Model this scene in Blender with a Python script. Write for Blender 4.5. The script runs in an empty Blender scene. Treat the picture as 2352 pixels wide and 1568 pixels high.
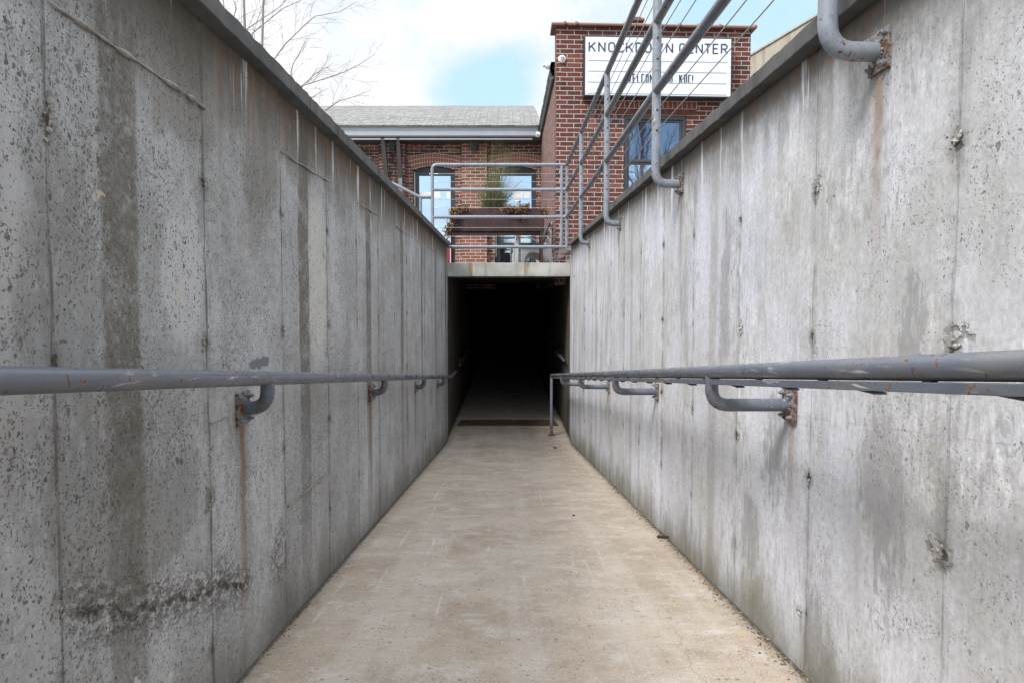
import bpy, math, random
from mathutils import Vector, Matrix, noise as mnoise
random.seed(7)
S = bpy.context.scene
COL = S.collection
PI = math.pi

# ------------------------------------------------------------------ camera
F_PX = 1568.0
PITCH = math.radians(2.8)
SX, SY = -17.0, -17.7
CZ = 0.927
cam = bpy.data.cameras.new("camera")
cam.sensor_width = 36.0
cam.lens = 36.0 * F_PX / 2352.0
cam.shift_x = -SX / 2352.0
cam.shift_y = SY / 2352.0
cam.clip_start = 0.02
cam.clip_end = 2000
camo = bpy.data.objects.new("camera", cam)
COL.objects.link(camo)
camo.location = (0, 0, CZ)
camo.rotation_euler = (math.radians(90) - PITCH, 0, 0)
S.camera = camo


def at(px, py, Y):
    """survey point: where the sight line through a pixel meets the plane at depth Y"""
    a = (px - 1176 - SX) / F_PX
    b = -(py - 784 - SY) / F_PX
    c, s = math.cos(PITCH), math.sin(PITCH)
    d = Vector((a, c + b * s, -s + b * c))
    return d * (Y / d.y) + Vector((0, 0, CZ))


# ------------------------------------------------------------------ node helper
class NT:
    def __init__(self, name):
        self.mat = bpy.data.materials.new(name)
        self.mat.use_nodes = True
        self.t = self.mat.node_tree
        self.t.nodes.clear()
        self.out = self.n('ShaderNodeOutputMaterial')
        self.bsdf = self.n('ShaderNodeBsdfPrincipled')
        self.t.links.new(self.bsdf.outputs[0], self.out.inputs[0])
        self._co = None

    def n(self, typ, **kw):
        nd = self.t.nodes.new(typ)
        for k, v in kw.items():
            setattr(nd, k, v)
        return nd

    def put(self, sock, v):
        if isinstance(v, bpy.types.NodeSocket):
            self.t.links.new(v, sock)
        elif isinstance(v, (tuple, list)):
            if len(sock.default_value) == 4 and len(v) == 3:
                v = (*v, 1)
            sock.default_value = v
        else:
            try:
                sock.default_value = v
            except TypeError:
                sock.default_value = (v, v, v)

    @property
    def co(self):
        if self._co is None:
            self._co = self.n('ShaderNodeTexCoord').outputs['Object']
        return self._co

    def xyz(self, v=None):
        s = self.n('ShaderNodeSeparateXYZ')
        self.put(s.inputs[0], v or self.co)
        return s.outputs

    def vec(self, x, y, z):
        s = self.n('ShaderNodeCombineXYZ')
        for i, q in enumerate((x, y, z)):
            self.put(s.inputs[i], q)
        return s.outputs[0]

    def vm(self, op, a, b):
        s = self.n('ShaderNodeVectorMath', operation=op)
        self.put(s.inputs[0], a)
        self.put(s.inputs[1], b)
        return s.outputs[0]

    def m(self, op, a, b=0.0, c=0.0, clamp=False):
        s = self.n('ShaderNodeMath', operation=op)
        s.use_clamp = clamp
        self.put(s.inputs[0], a)
        self.put(s.inputs[1], b)
        self.put(s.inputs[2], c)
        return s.outputs[0]

    def noise(self, v, scale, detail=4.0, rough=0.55, col=False, dist=0.0):
        s = self.n('ShaderNodeTexNoise')
        self.put(s.inputs['Vector'], v)
        s.inputs['Scale'].default_value = scale
        s.inputs['Detail'].default_value = detail
        s.inputs['Roughness'].default_value = rough
        s.inputs['Distortion'].default_value = dist
        return s.outputs[1 if col else 0]

    def vor(self, v, scale, dims='3D', feature='F1'):
        s = self.n('ShaderNodeTexVoronoi', voronoi_dimensions=dims, feature=feature)
        self.put(s.inputs['Vector'], v)
        s.inputs['Scale'].default_value = scale
        return s.outputs

    def ramp(self, v, a, b, lo=0.0, hi=1.0):
        s = self.n('ShaderNodeMapRange', interpolation_type='SMOOTHSTEP')
        self.put(s.inputs[0], v)
        self.put(s.inputs[1], a)
        self.put(s.inputs[2], b)
        self.put(s.inputs[3], lo)
        self.put(s.inputs[4], hi)
        return s.outputs[0]

    def mix(self, f, a, b, blend='MIX'):
        s = self.n('ShaderNodeMix', data_type='RGBA', blend_type=blend)
        self.put(s.inputs[0], f)
        self.put(s.inputs[6], a)
        self.put(s.inputs[7], b)
        return s.outputs[2]

    def bump(self, h, strength=0.5, dist=0.01, normal=None):
        s = self.n('ShaderNodeBump')
        s.inputs['Strength'].default_value = strength
        s.inputs['Distance'].default_value = dist
        self.put(s.inputs['Height'], h)
        if normal is not None:
            self.put(s.inputs['Normal'], normal)
        return s.outputs[0]

    def fin(self, col=None, rough=None, normal=None, metal=None, spec=None):
        b = self.bsdf
        if col is not None:
            self.put(b.inputs['Base Color'], col)
        if rough is not None:
            self.put(b.inputs['Roughness'], rough)
        if metal is not None:
            self.put(b.inputs['Metallic'], metal)
        if spec is not None:
            self.put(b.inputs['Specular IOR Level'], spec)
        if normal is not None:
            self.put(b.inputs['Normal'], normal)
        return self.mat

    def per(self, v, v0, step):
        """distance to the nearest of v0 + k*step"""
        a = self.m('SUBTRACT', v, v0 - step * 0.5)
        a = self.m('FLOORED_MODULO', a, step)
        a = self.m('SUBTRACT', a, step * 0.5)
        return self.m('ABSOLUTE', a)


def plain(name, col, rough=0.6, metal=0.0, var=0.12, scale=20, bump=0.0, spec=0.5):
    n = NT(name)
    f = n.noise(n.co, scale, 5)
    c = n.mix(f, tuple(q * (1 - var) for q in col), tuple(min(1, q * (1 + var)) for q in col))
    nm = n.bump(n.noise(n.co, scale * 6, 3), bump, 0.005) if bump else None
    r = n.m('MULTIPLY_ADD', n.noise(n.co, scale * 2, 3), 0.25, rough - 0.12)
    return n.fin(c, r, nm, metal, spec)


# ------------------------------------------------------------------ concrete wall material
def wall_concrete(name, right):
    n = NT(name)
    x, y, z = n.xyz()
    flat = n.vec(y, z, 0.0)
    wy = n.m('MULTIPLY_ADD', n.noise(n.co, 5.0, 5), 0.16, y)
    wy = n.m('SUBTRACT', wy, 0.08)
    wz = n.m('MULTIPLY_ADD', n.noise(n.vm('ADD', n.co, (3.1, 9.7, 4.2)), 5.0, 5), 0.30, z)
    wz = n.m('SUBTRACT', wz, 0.15)
    streak = n.noise(n.vec(n.m('MULTIPLY', y, 11.0), n.m('MULTIPLY', z, 0.55), 3.0), 1.0, 6, 0.62)
    streak2 = n.noise(n.vec(n.m('MULTIPLY', y, 30.0), n.m('MULTIPLY', z, 1.9), 7.0), 1.0, 5, 0.6)
    blot = n.noise(n.vec(n.m('MULTIPLY', y, 1.3), n.m('MULTIPLY', z, 0.9), 1.0), 1.6, 6, 0.62)
    fine = n.noise(n.co, 60.0, 4, 0.7)
    grain = n.noise(n.co, 210.0, 2, 0.6)
    zone = n.noise(n.vec(n.m('MULTIPLY', y, 1.0), n.m('MULTIPLY', z, .8), 21.0), 1.5, 4, .6)
    flake = n.noise(n.vec(n.m('MULTIPLY', y, 42.0), n.m('MULTIPLY', z, 11.0), 13.0), 1.0, 4, .65)
    if right:
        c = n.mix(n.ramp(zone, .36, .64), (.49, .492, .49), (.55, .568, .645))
        c = n.mix(n.ramp(blot, .44, .66, 0, .8), c, (.665, .685, .77))
        c = n.mix(n.ramp(blot, .46, .30, 0, .7), c, (.385, .38, .36))
        c = n.mix(n.ramp(streak, .52, .72, 0, .6), c, (.68, .70, .785))
        c = n.mix(n.m('MULTIPLY', n.ramp(streak, .47, .30), .5), c, (.36, .345, .31))
        # lime skin flaking: pale flakes and the greyer bed they leave
        peel = n.ramp(n.noise(n.vec(n.m('MULTIPLY', y, 1.6), n.m('MULTIPLY', z, 1.2), 33.0), 1.7, 5, .6), .42, .60)
        c = n.mix(n.m('MULTIPLY', n.ramp(flake, .53, .60, 0, .6), peel), c, (.80, .80, .815))
        c = n.mix(n.m('MULTIPLY', n.ramp(flake, .46, .39, 0, .75), peel), c, (.33, .33, .325))
        c = n.mix(n.m('MULTIPLY', n.ramp(streak2, .60, .68, 0, .5), n.ramp(blot, .45, .6)), c, (.80, .80, .83))
    else:
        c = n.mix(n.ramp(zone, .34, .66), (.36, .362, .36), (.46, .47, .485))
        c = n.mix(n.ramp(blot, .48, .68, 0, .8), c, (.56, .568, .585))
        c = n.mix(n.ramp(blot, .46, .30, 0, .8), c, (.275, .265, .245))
        c = n.mix(n.ramp(streak, .54, .74, 0, .5), c, (.58, .58, .585))
        c = n.mix(n.m('MULTIPLY', n.ramp(streak, .46, .30), .5), c, (.27, .255, .23))
        c = n.mix(n.m('MULTIPLY', n.ramp(flake, .50, .40, 0, .45), n.ramp(zone, .40, .6)), c, (.26, .25, .235))
    c = n.mix(n.ramp(fine, .38, .72, 0, .30), c, (.17, .16, .145))
    sand = n.noise(flat, 150, 4, .8)
    wornz = n.ramp(n.noise(n.vm('ADD', flat, (9, 4, 0)), 3.0, 6, .68), .40, .62)
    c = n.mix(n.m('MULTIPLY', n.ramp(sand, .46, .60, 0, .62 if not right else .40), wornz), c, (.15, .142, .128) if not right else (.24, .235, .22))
    mot = n.noise(flat, 24, 6, .72)
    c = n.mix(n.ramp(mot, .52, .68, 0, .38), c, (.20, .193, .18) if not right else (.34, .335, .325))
    c = n.mix(n.ramp(mot, .46, .34, 0, .30), c, (.62, .62, .63) if not right else (.74, .75, .79))
    c = n.mix(n.ramp(grain, .52, .75, 0, .22), c, (.72, .71, .69))
    # formwork panels: each its own tone
    y0, st = (1.42, .65) if right else (1.224, .635)
    pid = n.m('FLOOR', n.m('DIVIDE', n.m('SUBTRACT', y, y0), st))
    wn = n.n('ShaderNodeTexWhiteNoise', noise_dimensions='1D')
    n.put(wn.inputs['W'], pid)
    c = n.mix(n.m('MULTIPLY', wn.outputs[0], .22), c, (.28, .27, .255))
    # stains
    if right:
        ells = [(2.55, .05, .10, .14), (2.02, -.10, .09, .17), (1.92, -.22, .07, .2), (1.66, .44, .10, .22),
                (1.62, -.38, .14, .14), (2.35, .42, .10, .18), (1.55, .86, .05, .12), (2.9, .95, .07, .3)]
        scol = (.22, .22, .22)
    else:
        ells = [(1.25, .95, .15, .28), (.98, .9, .2, .35), (1.55, .42, .25, .12), (3.3, 1.5, .25, .15), (1.35, .55, .2, .15)]
        scol = (.15, .145, .132)
    acc = 0.0
    for (ey, ez, ry, rz) in ells:
        dy = n.m('DIVIDE', n.m('SUBTRACT', wy, ey), ry)
        dz = n.m('DIVIDE', n.m('SUBTRACT', wz, ez), rz)
        d = n.m('ADD', n.m('MULTIPLY', dy, dy), n.m('MULTIPLY', dz, dz))
        acc = n.m('MAXIMUM', n.ramp(d, 2.4, .0), acc)
    rag = n.m('ADD', n.m('MULTIPLY', n.m('SUBTRACT', flake, .5), 3.4 if right else 2.2), n.m('MULTIPLY', n.m('SUBTRACT', n.noise(flat, 9, 6, .7), .5), 1.3))
    acc = n.ramp(n.m('ADD', acc, rag), .38, .95)
    c = n.mix(n.m('MULTIPLY', acc, .62 if right else .45), c, scol)
    if right:
        run = n.noise(n.vec(n.m('MULTIPLY', y, 4.2), n.m('MULTIPLY', z, .75), 41.0), 1.0, 5, .6)
        run = n.ramp(n.m('ADD', run, n.m('MULTIPLY', n.m('SUBTRACT', flake, .5), .42)),   .535, .66)
        run = n.m('MULTIPLY', run, n.ramp(z, 1.45, 1.0))
        run = n.m('MULTIPLY', run, n.ramp(y, 1.6, 3.4, .35, 1.0))
        c = n.mix(n.m('MULTIPLY', run, .75), c, (.27, .27, .268))
    if not right:
        # pale cement bloom and brown seepage high on the wall
        for (ey, ez, ry, rz, col, am) in ((2.95, 1.02, .22, .40, (.56, .54, .48), .7), (1.80, 1.50, .45, .20, (.20, .185, .16), .75), (2.30, 1.42, .20, .26, (.17, .155, .13), .7),
                                          (2.75, 1.52, .25, .14, (.19, .17, .145), .7), (1.05, 1.0, .12, .5, (.50, .49, .48), .5), (4.4, 1.5, .8, .16, (.22, .205, .18), .6), (1.75, 1.02, .13, .22, (.55, .55, .56), .6)):
            a = n.m('DIVIDE', n.m('SUBTRACT', wy, ey), ry)
            b = n.m('DIVIDE', n.m('SUBTRACT', wz, ez), rz)
            d = n.ramp(n.m('ADD', n.m('MULTIPLY', a, a), n.m('MULTIPLY', b, b)), 1.5, .0)
            d = n.ramp(n.m('ADD', d, n.m('MULTIPLY', rag, .6)), .1, .95)
            c = n.mix(n.m('MULTIPLY', d, am), c, col)
    # water bands running down from the coping joints
    if not right:
        bd = n.per(n.m('MULTIPLY_ADD', n.noise(n.vec(0.0, n.m('MULTIPLY', z, 2.0), pid), 2.0, 3), .03, n.m('SUBTRACT', y, .015)), 1.452, 1.32)
        band = n.ramp(bd, .082, .058)
        band = n.m('MULTIPLY', band, n.ramp(n.noise(flat, 9.0, 6, .7), .30, .56, .40, 1))
        band = n.m('MULTIPLY', band, n.ramp(fine, .25, .55, .45, 1))
        band = n.m('MULTIPLY', band, n.ramp(z, -.5, 1.0, .35, 1))
        c = n.mix(n.m('MULTIPLY', band, .95), c, (.135, .122, .102))
    else:
        bd = n.per(n.m('MULTIPLY_ADD', n.noise(n.vec(0.0, n.m('MULTIPLY', z, 2.0), pid), 2.0, 3), .04, n.m('SUBTRACT', y, .02)), 3.05, 1.95)
        band = n.m('MULTIPLY', n.ramp(bd, .075, .03), n.ramp(n.noise(flat, 6.0, 5), .25, .5, .3, 1))
        c = n.mix(n.m('MULTIPLY', band, .5), c, (.27, .255, .225))
    # grime hanging under the coping
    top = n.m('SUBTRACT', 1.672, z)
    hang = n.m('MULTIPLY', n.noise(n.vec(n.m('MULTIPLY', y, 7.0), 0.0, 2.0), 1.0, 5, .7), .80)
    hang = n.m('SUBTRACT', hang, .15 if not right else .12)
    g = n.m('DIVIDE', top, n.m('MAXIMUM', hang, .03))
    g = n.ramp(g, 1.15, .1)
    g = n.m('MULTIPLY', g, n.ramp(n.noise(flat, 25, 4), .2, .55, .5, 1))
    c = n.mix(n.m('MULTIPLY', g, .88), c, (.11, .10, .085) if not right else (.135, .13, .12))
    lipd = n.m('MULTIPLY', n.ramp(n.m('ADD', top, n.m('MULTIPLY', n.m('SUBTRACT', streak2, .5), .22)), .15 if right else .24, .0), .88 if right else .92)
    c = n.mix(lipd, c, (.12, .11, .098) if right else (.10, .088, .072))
    rn = n.noise(n.vec(n.m('MULTIPLY', y, 16.0), n.m('MULTIPLY', z, .6), 5.0), 1.0, 5, .65)
    rust = n.m('MULTIPLY', n.m('MULTIPLY', n.ramp(top, .30 if not right else .1, .03), n.ramp(y, 1.6, 2.4) if not right else 1.0), n.ramp(rn, .47, .62))
    c = n.mix(n.m('MULTIPLY', rust, .8), c, (.23, .115, .05))
    eff = n.m('MULTIPLY', n.ramp(top, .50, .06), n.ramp(n.noise(n.vec(n.m('MULTIPLY', y, 9.0), n.m('MULTIPLY', z, .7), 15.0), 1.0, 6, .65), .57, .66))
    c = n.mix(n.m('MULTIPLY', eff, .7), c, (.78, .78, .80))
    # rust below fixings
    for (b0, bs, ztop, slope, ln, amt) in ([(1.72, 1.92, 1.49, 0.0, .6, .65), (2.204, 1.92, .78, .111, .5, .35)] if right
                                           else [(2.086, 2.035, .78, .111, .95, 1.0)]):
        yy = n.m('ADD', y, n.m('MULTIPLY', n.m('SUBTRACT', n.noise(n.vec(0, n.m('MULTIPLY', z, 3.0), y), 2.0, 3), .5), .03))
        dd = n.per(yy, b0, bs)
        zt = n.m('SUBTRACT', n.m('MULTIPLY_ADD', y, -slope, ztop), z)
        f = n.m('MULTIPLY', n.ramp(dd, .034, .006), n.m('MULTIPLY', n.ramp(zt, -.01, .02), n.ramp(zt, ln, .05)))
        f = n.m('MULTIPLY', f, n.ramp(rn, .25, .6, .35, 1))
        c = n.mix(n.m('MULTIPLY', f, .8 * amt), c, (.23, .12, .04))
        h = n.m('MULTIPLY', n.ramp(dd, .085, .03), n.m('MULTIPLY', n.ramp(zt, -.16, -.04), n.ramp(zt, .6, .0)))
        c = n.mix(n.m('MULTIPLY', h, .35 * amt), c, (.10, .085, .07))
    # seams and tie holes
    sy = n.m('MULTIPLY_ADD', n.noise(n.vec(0.0, n.m('MULTIPLY', z, 6.0), pid), 1.0, 4), .022, n.m('SUBTRACT', y, .011))
    sd = n.per(sy, y0, st)
    seam = n.m('MULTIPLY', n.ramp(sd, .0075, .002), n.ramp(n.noise(n.vec(0.0, z, pid), 5.0, 4), .36, .58, .1, 1))
    halo = n.m('MULTIPLY', n.ramp(sd, .05, .0), n.ramp(n.noise(flat, 8.0, 5), .40, .62))
    c = n.mix(n.m('MULTIPLY', halo, .40), c, (.13, .122, .108))
    c = n.mix(n.m('MULTIPLY', seam, .8 if not right else .35), c, (.10, .093, .083))
    td = n.per(z, 1.245, .43)
    ty = n.per(y, y0, st)
    tj = n.m('ADD', n.m('POWER', n.m('MULTIPLY', ty, 1.0), 2.0), n.m('POWER', td, 2.0))
    tj = n.m('SQRT', tj)
    tj = n.m('ADD', tj, n.m('MULTIPLY', n.m('SUBTRACT', n.noise(n.co, 28, 4), .5), .06))
    gate = n.ramp(n.noise(n.vec(n.m('MULTIPLY', pid, 3.7), n.m('FLOOR', n.m('DIVIDE', z, .43)), 0.0), 1.0, 0), .34, .5, .25, 1)
    tsm = n.m('MULTIPLY', n.ramp(tj, .042, .014), gate)
    thole = n.m('MULTIPLY', n.ramp(tj, .014, .005), gate)
    c = n.mix(n.m('MULTIPLY', tsm, .6), c, (.16, .15, .135))
    c = n.mix(n.m('MULTIPLY', thole, .9), c, (.06, .045, .035))
    # air holes in the cement skin
    wco = n.vm('ADD', n.vec(y, n.m('MULTIPLY', z, .8), 0.0), n.vm('MULTIPLY', n.vm('SUBTRACT', n.noise(n.co, 55, 4, col=True), (.5, .5, .5)), (.020, .020, .020)))
    dens = n.m('MULTIPLY_ADD', n.m('SUBTRACT', n.noise(flat, 4.2, 6, .7), .5), 2.1, n.m('MULTIPLY_ADD', wn.outputs[0], .16, .40))
    pits = 0.0
    near = n.ramp(y, 1.0, 2.6, 1, .0)
    specs = ((40, .38, .86), (105, .46, .66), (200, .54, .50)) if not right else ((42, .30, .86), (115, .40, .76), (215, .46, .70))
    for k, (sc, rad, th) in enumerate(specs):
        o = n.vor(n.vm('ADD', wco, (k * 3.3, k * 1.7, 0)), sc, '2D')
        sep = n.n('ShaderNodeSeparateColor')
        n.put(sep.inputs[0], o['Color'])
        rr = n.m('MULTIPLY', n.m('POWER', sep.outputs[0], 1.8), rad)
        p = n.ramp(n.m('SUBTRACT', o['Distance'], rr), .05, -.05)
        keep = n.m('ADD', n.m('MULTIPLY', dens, .9), n.m('MULTIPLY', near, .16))
        keep = n.m('GREATER_THAN', n.m('ADD', n.m('MULTIPLY', sep.outputs[1], .5), n.m('MULTIPLY', keep, .75)), th + .12)
        pits = n.m('MAXIMUM', pits, n.m('MULTIPLY', n.m('MULTIPLY', p, keep), n.m('MULTIPLY_ADD', sep.outputs[2], .55, .45)))
    c = n.mix(n.m('MULTIPLY', pits, .97 if not right else .88), c, (.085, .08, .07) if not right else (.16, .15, .135))
    hgt = n.m('MULTIPLY_ADD', pits, -1.0, n.m('MULTIPLY', fine, .35))
    rough_zone = 0.0
    if not right:
        # honeycombed pour line low on the wall, and its chipped pocket
        ln = n.m('MULTIPLY_ADD', wy, -.345, .765)
        dl = n.m('SUBTRACT', n.m('ADD', z, n.m('MULTIPLY', n.m('SUBTRACT', n.noise(flat, 6.0, 5), .5), .16)), ln)
        inr = n.m('MULTIPLY', n.ramp(y, 1.2, 1.3), n.ramp(y, 2.2, 2.05))
        line = n.m('MULTIPLY', n.ramp(n.m('ABSOLUTE', dl), .017, .004), inr)
        zone = n.m('MULTIPLY', n.ramp(n.m('ABSOLUTE', dl), .11, .02), inr)
        py_ = n.m('DIVIDE', n.m('SUBTRACT', wy, 2.43), .13)
        pz_ = n.m('DIVIDE', n.m('SUBTRACT', z, .01), .13)
        pk = n.ramp(n.m('ADD', n.m('MULTIPLY', py_, py_), n.m('MULTIPLY', pz_, pz_)), 1.1, .3)
        zone = n.m('MAXIMUM', zone, n.m('MULTIPLY', pk, .8))
        gr = n.vor(n.vec(y, z, 0.0), 55, '2D')['Distance']
        agg = n.ramp(gr, .55, .15)
        chips = n.m('MULTIPLY', zone, n.ramp(n.noise(flat, 34, 4), .46, .56))
        c = n.mix(n.m('MULTIPLY', chips, .7), c, (.12, .105, .09))
        c = n.mix(n.m('MULTIPLY', n.m('MULTIPLY', line, n.ramp(n.noise(flat, 26, 4), .42, .54)), .9), c, (.06, .05, .043))
        hgt = n.m('ADD', hgt, n.m('MULTIPLY', n.m('ADD', n.m('MULTIPLY', chips, -2.0), n.m('MULTIPLY', n.m('MULTIPLY', agg, zone), 1.0)), 1.0))
        hgt = n.m('ADD', hgt, n.m('MULTIPLY', line, -2.5))
        # dropped paint: one slate patch above the rail, pale flecks
        for (ey, ez, ry, rz, pc) in ((2.25, .722, .10, .019, (.13, .14, .16)), (1.385, 1.14, .012, .010, (.47, .39, .31)), (1.36, 1.13, .010, .006, (.47, .40, .33)),
                                     (1.47, .06, .02, .04, (.55, .52, .46)), (1.62, .01, .012, .02, (.55, .52, .46)), (1.72, .95, .02, .03, (.5, .47, .42))):
            a = n.m('DIVIDE', n.m('SUBTRACT', n.m('MULTIPLY_ADD', n.noise(flat, 30, 4), .07, n.m('SUBTRACT', y, .035)), ey), ry)
            b = n.m('DIVIDE', n.m('SUBTRACT', n.m('MULTIPLY_ADD', n.noise(n.vm('ADD', flat, (5, 5, 0)), 30, 4), .045, n.m('SUBTRACT', z, .0225)), ez), rz)
            f = n.ramp(n.m('ADD', n.m('MULTIPLY', a, a), n.m('MULTIPLY', b, b)), 1.05, .8)
            c = n.mix(n.m('MULTIPLY', f, .85), c, pc)
    else:
        # spalled knots at two ties
        for (ey, ez) in ((1.44, .40), (1.40, .835), (2.05, 1.27)):
            a = n.m('SUBTRACT', wy, ey)
            b = n.m('SUBTRACT', wz, ez)
            f = n.ramp(n.m('SQRT', n.m('ADD', n.m('MULTIPLY', a, a), n.m('MULTIPLY', b, b))), .055, .015)
            f = n.m('MULTIPLY', f, n.ramp(n.noise(flat, 32, 4), .48, .58))
            c = n.mix(n.m('MULTIPLY', f, .7), c, (.15, .135, .115))
            hgt = n.m('ADD', hgt, n.m('MULTIPLY', f, -1.2))
    # chalk snap line parallel to the ramp
    ch = n.m('ABSOLUTE', n.m('SUBTRACT', z, n.m('MULTIPLY_ADD', y, -.111, .80 if right else .80)))
    ch = n.m('MULTIPLY', n.ramp(ch, .004, .001), n.ramp(n.noise(flat, 12, 3), .42, .6, 0, .4))
    c = n.mix(ch, c, (.30, .20, .34))
    # damp dirt close to the floor
    fl = n.m('ADD', z, n.m('MULTIPLY', y, .111))
    lowd = n.m('MULTIPLY', n.ramp(n.m('ADD', fl, n.m('MULTIPLY', n.m('SUBTRACT', blot, .5), .5)), .26, .0), n.ramp(streak, .28, .55, .4, 1))
    c = n.mix(n.m('MULTIPLY', lowd, .72), c, (.13, .125, .08) if right else (.14, .13, .105))
    hgt = n.m('ADD', hgt, n.m('MULTIPLY_ADD', thole, -3.0, n.m('MULTIPLY', seam, -1.3 if not right else -.5)))
    nm = n.bump(n.m('MULTIPLY_ADD', blot, 1.5, hgt), .6, .006)
    return n.fin(c, n.ramp(fine, .2, .8, .80, .94), nm, 0.0, .3)


def concrete(name, a, b, scale=4.0, speck=.3, rough=.88, streak=True, brown=0.0):
    n = NT(name)
    x, y, z = n.xyz()
    blot = n.noise(n.co, scale, 6, .62)
    c = n.mix(n.ramp(blot, .32, .68), a, b)
    if streak:
        st = n.noise(n.vec(n.m('MULTIPLY', x, 9.0), n.m('MULTIPLY', y, 9.0), n.m('MULTIPLY', z, .9)), 1.0, 5, .6)
        c = n.mix(n.ramp(st, .5, .72, 0, .5), c, tuple(q * .45 for q in a))
        if brown:
            c = n.mix(n.ramp(n.noise(n.vec(n.m('MULTIPLY', x, 5.0), y, n.m('MULTIPLY', z, .8)), 1.0, 4), .55, .68, 0, brown), c, (.22, .13, .05))
    g = n.noise(n.co, 90, 4, .7)
    c = n.mix(n.ramp(g, .55, .75, 0, speck), c, (.06, .055, .05))
    nm = n.bump(n.m('ADD', n.noise(n.co, 45, 5, .65), n.m('MULTIPLY', n.ramp(g, .55, .75), -.6)), .4, .006)
    return n.fin(c, rough, nm, 0, .3)


def floor_concrete():
    n = NT('ramp_concrete')
    x, y, z = n.xyz()
    flat = n.vec(x, y, 0.0)
    b1 = n.noise(flat, 2.2, 6, .6)
    b2 = n.noise(flat, 6.5, 6, .65)
    c = n.mix(n.ramp(b1, .30, .70), (.37, .298, .228), (.495, .425, .345))
    c = n.mix(n.ramp(b2, .50, .72, 0, .65), c, (.58, .55, .505))
    c = n.mix(n.ramp(b2, .46, .28, 0, .35), c, (.25, .20, .15))
    # drag marks down the middle
    sc = n.noise(n.vec(n.m('MULTIPLY', x, 26.0), n.m('MULTIPLY', y, .45), 0.0), 1.0, 4, .6)
    f = n.m('MULTIPLY', n.ramp(sc, .60, .68), n.ramp(n.noise(flat, 2.6, 5), .46, .62))
    f = n.m('MULTIPLY', f, n.ramp(n.noise(flat, 60, 3), .35, .6))
    c = n.mix(n.m('MULTIPLY', f, .75), c, (.74, .72, .69))
    tr = n.noise(n.vec(n.m('MULTIPLY', x, 5.5), n.m('MULTIPLY', y, .22), 9.0), 1.0, 4, .55)
    c = n.mix(n.ramp(tr, .52, .68, 0, .35), c, (.58, .53, .465))
    c = n.mix(n.ramp(tr, .44, .30, 0, .28), c, (.37, .30, .235))
    cross = n.noise(n.vec(n.m('MULTIPLY', x, 2.2), n.m('MULTIPLY', y, 7.0), 4.0), 1.0, 5, .6)
    c = n.mix(n.ramp(cross, .56, .70, 0, .42), c, (.63, .60, .555))
    # worn ochre spots and darker footfall
    c = n.mix(n.ramp(n.noise(flat, 4.3, 4), .66, .76, 0, .30), c, (.50, .34, .19))
    c = n.mix(n.ramp(n.noise(n.vm('ADD', flat, (7, 3, 0)), 3.7, 5), .62, .76, 0, .4), c, (.21, .17, .13))
    # exposed aggregate
    wv = n.vm('ADD', flat, n.vm('MULTIPLY', n.vm('SUBTRACT', n.noise(n.co, 60, 2, col=True), (.5, .5, .5)), (.008, .008, 0)))
    pit = 0.0
    for k, (s, r, th, col) in enumerate(((38, .30, .97, (.15, .145, .145)), (75, .34, .90, (.19, .165, .14)), (120, .38, .80, (.62, .60, .57)), (95, .3, .93, (.45, .26, .12)))):
        o = n.vor(n.vm('ADD', wv, (k * 2.1, k * 5.3, 0)), s, '2D')
        sp = n.n('ShaderNodeSeparateColor')
        n.put(sp.inputs[0], o['Color'])
        p = n.ramp(n.m('SUBTRACT', o['Distance'], n.m('MULTIPLY', sp.outputs[0], r)), .05, -.05)
        dn = n.m('ADD', n.m('MULTIPLY', sp.outputs[1], .8), n.m('MULTIPLY', n.noise(flat, 3.3, 3), .42))
        p = n.m('MULTIPLY', p, n.m('GREATER_THAN', dn, th))
        c = n.mix(n.m('MULTIPLY', p, .75), c, col)
        pit = n.m('MAXIMUM', pit, p)
    c = n.mix(n.ramp(n.noise(flat, 170, 3, .7), .48, .75, 0, .40), c, (.16, .13, .10))
    fm = n.noise(n.vec(n.m('MULTIPLY', x, 18.0), n.m('MULTIPLY', y, 26.0), 3.0), 1.0, 6, .72)
    c = n.mix(n.ramp(fm, .52, .68, 0, .35), c, (.56, .52, .465))
    c = n.mix(n.ramp(fm, .46, .32, 0, .35), c, (.26, .21, .16))
    # grime along both walls
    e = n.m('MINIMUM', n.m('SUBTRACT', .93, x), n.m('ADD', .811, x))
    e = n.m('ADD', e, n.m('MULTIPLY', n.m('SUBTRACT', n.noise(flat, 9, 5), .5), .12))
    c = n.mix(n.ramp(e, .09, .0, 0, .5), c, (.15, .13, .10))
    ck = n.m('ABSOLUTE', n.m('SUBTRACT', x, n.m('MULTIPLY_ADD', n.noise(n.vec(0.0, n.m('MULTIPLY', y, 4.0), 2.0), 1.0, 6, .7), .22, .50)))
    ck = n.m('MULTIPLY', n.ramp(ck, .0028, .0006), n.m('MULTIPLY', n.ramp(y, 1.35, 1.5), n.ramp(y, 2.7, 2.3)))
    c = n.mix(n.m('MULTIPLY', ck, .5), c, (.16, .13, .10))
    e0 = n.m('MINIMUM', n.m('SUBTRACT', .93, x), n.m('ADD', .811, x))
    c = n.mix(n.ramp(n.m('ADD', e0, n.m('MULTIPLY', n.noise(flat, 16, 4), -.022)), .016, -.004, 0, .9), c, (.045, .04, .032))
    # faded yellow edge lines either side of the cover plate
    for (yy, w) in ((10.02, .05), (11.35, .06)):
        d = n.m('ABSOLUTE', n.m('SUBTRACT', y, yy))
        f = n.m('MULTIPLY', n.ramp(d, w, w * .6), n.ramp(n.noise(flat, 5, 5), .47, .58))
        c = n.mix(n.m('MULTIPLY', f, .75), c, (.50, .31, .04))
    nm = n.bump(n.m('MULTIPLY_ADD', pit, -.5, n.noise(flat, 120, 3, .7)), .35, .003)
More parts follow.
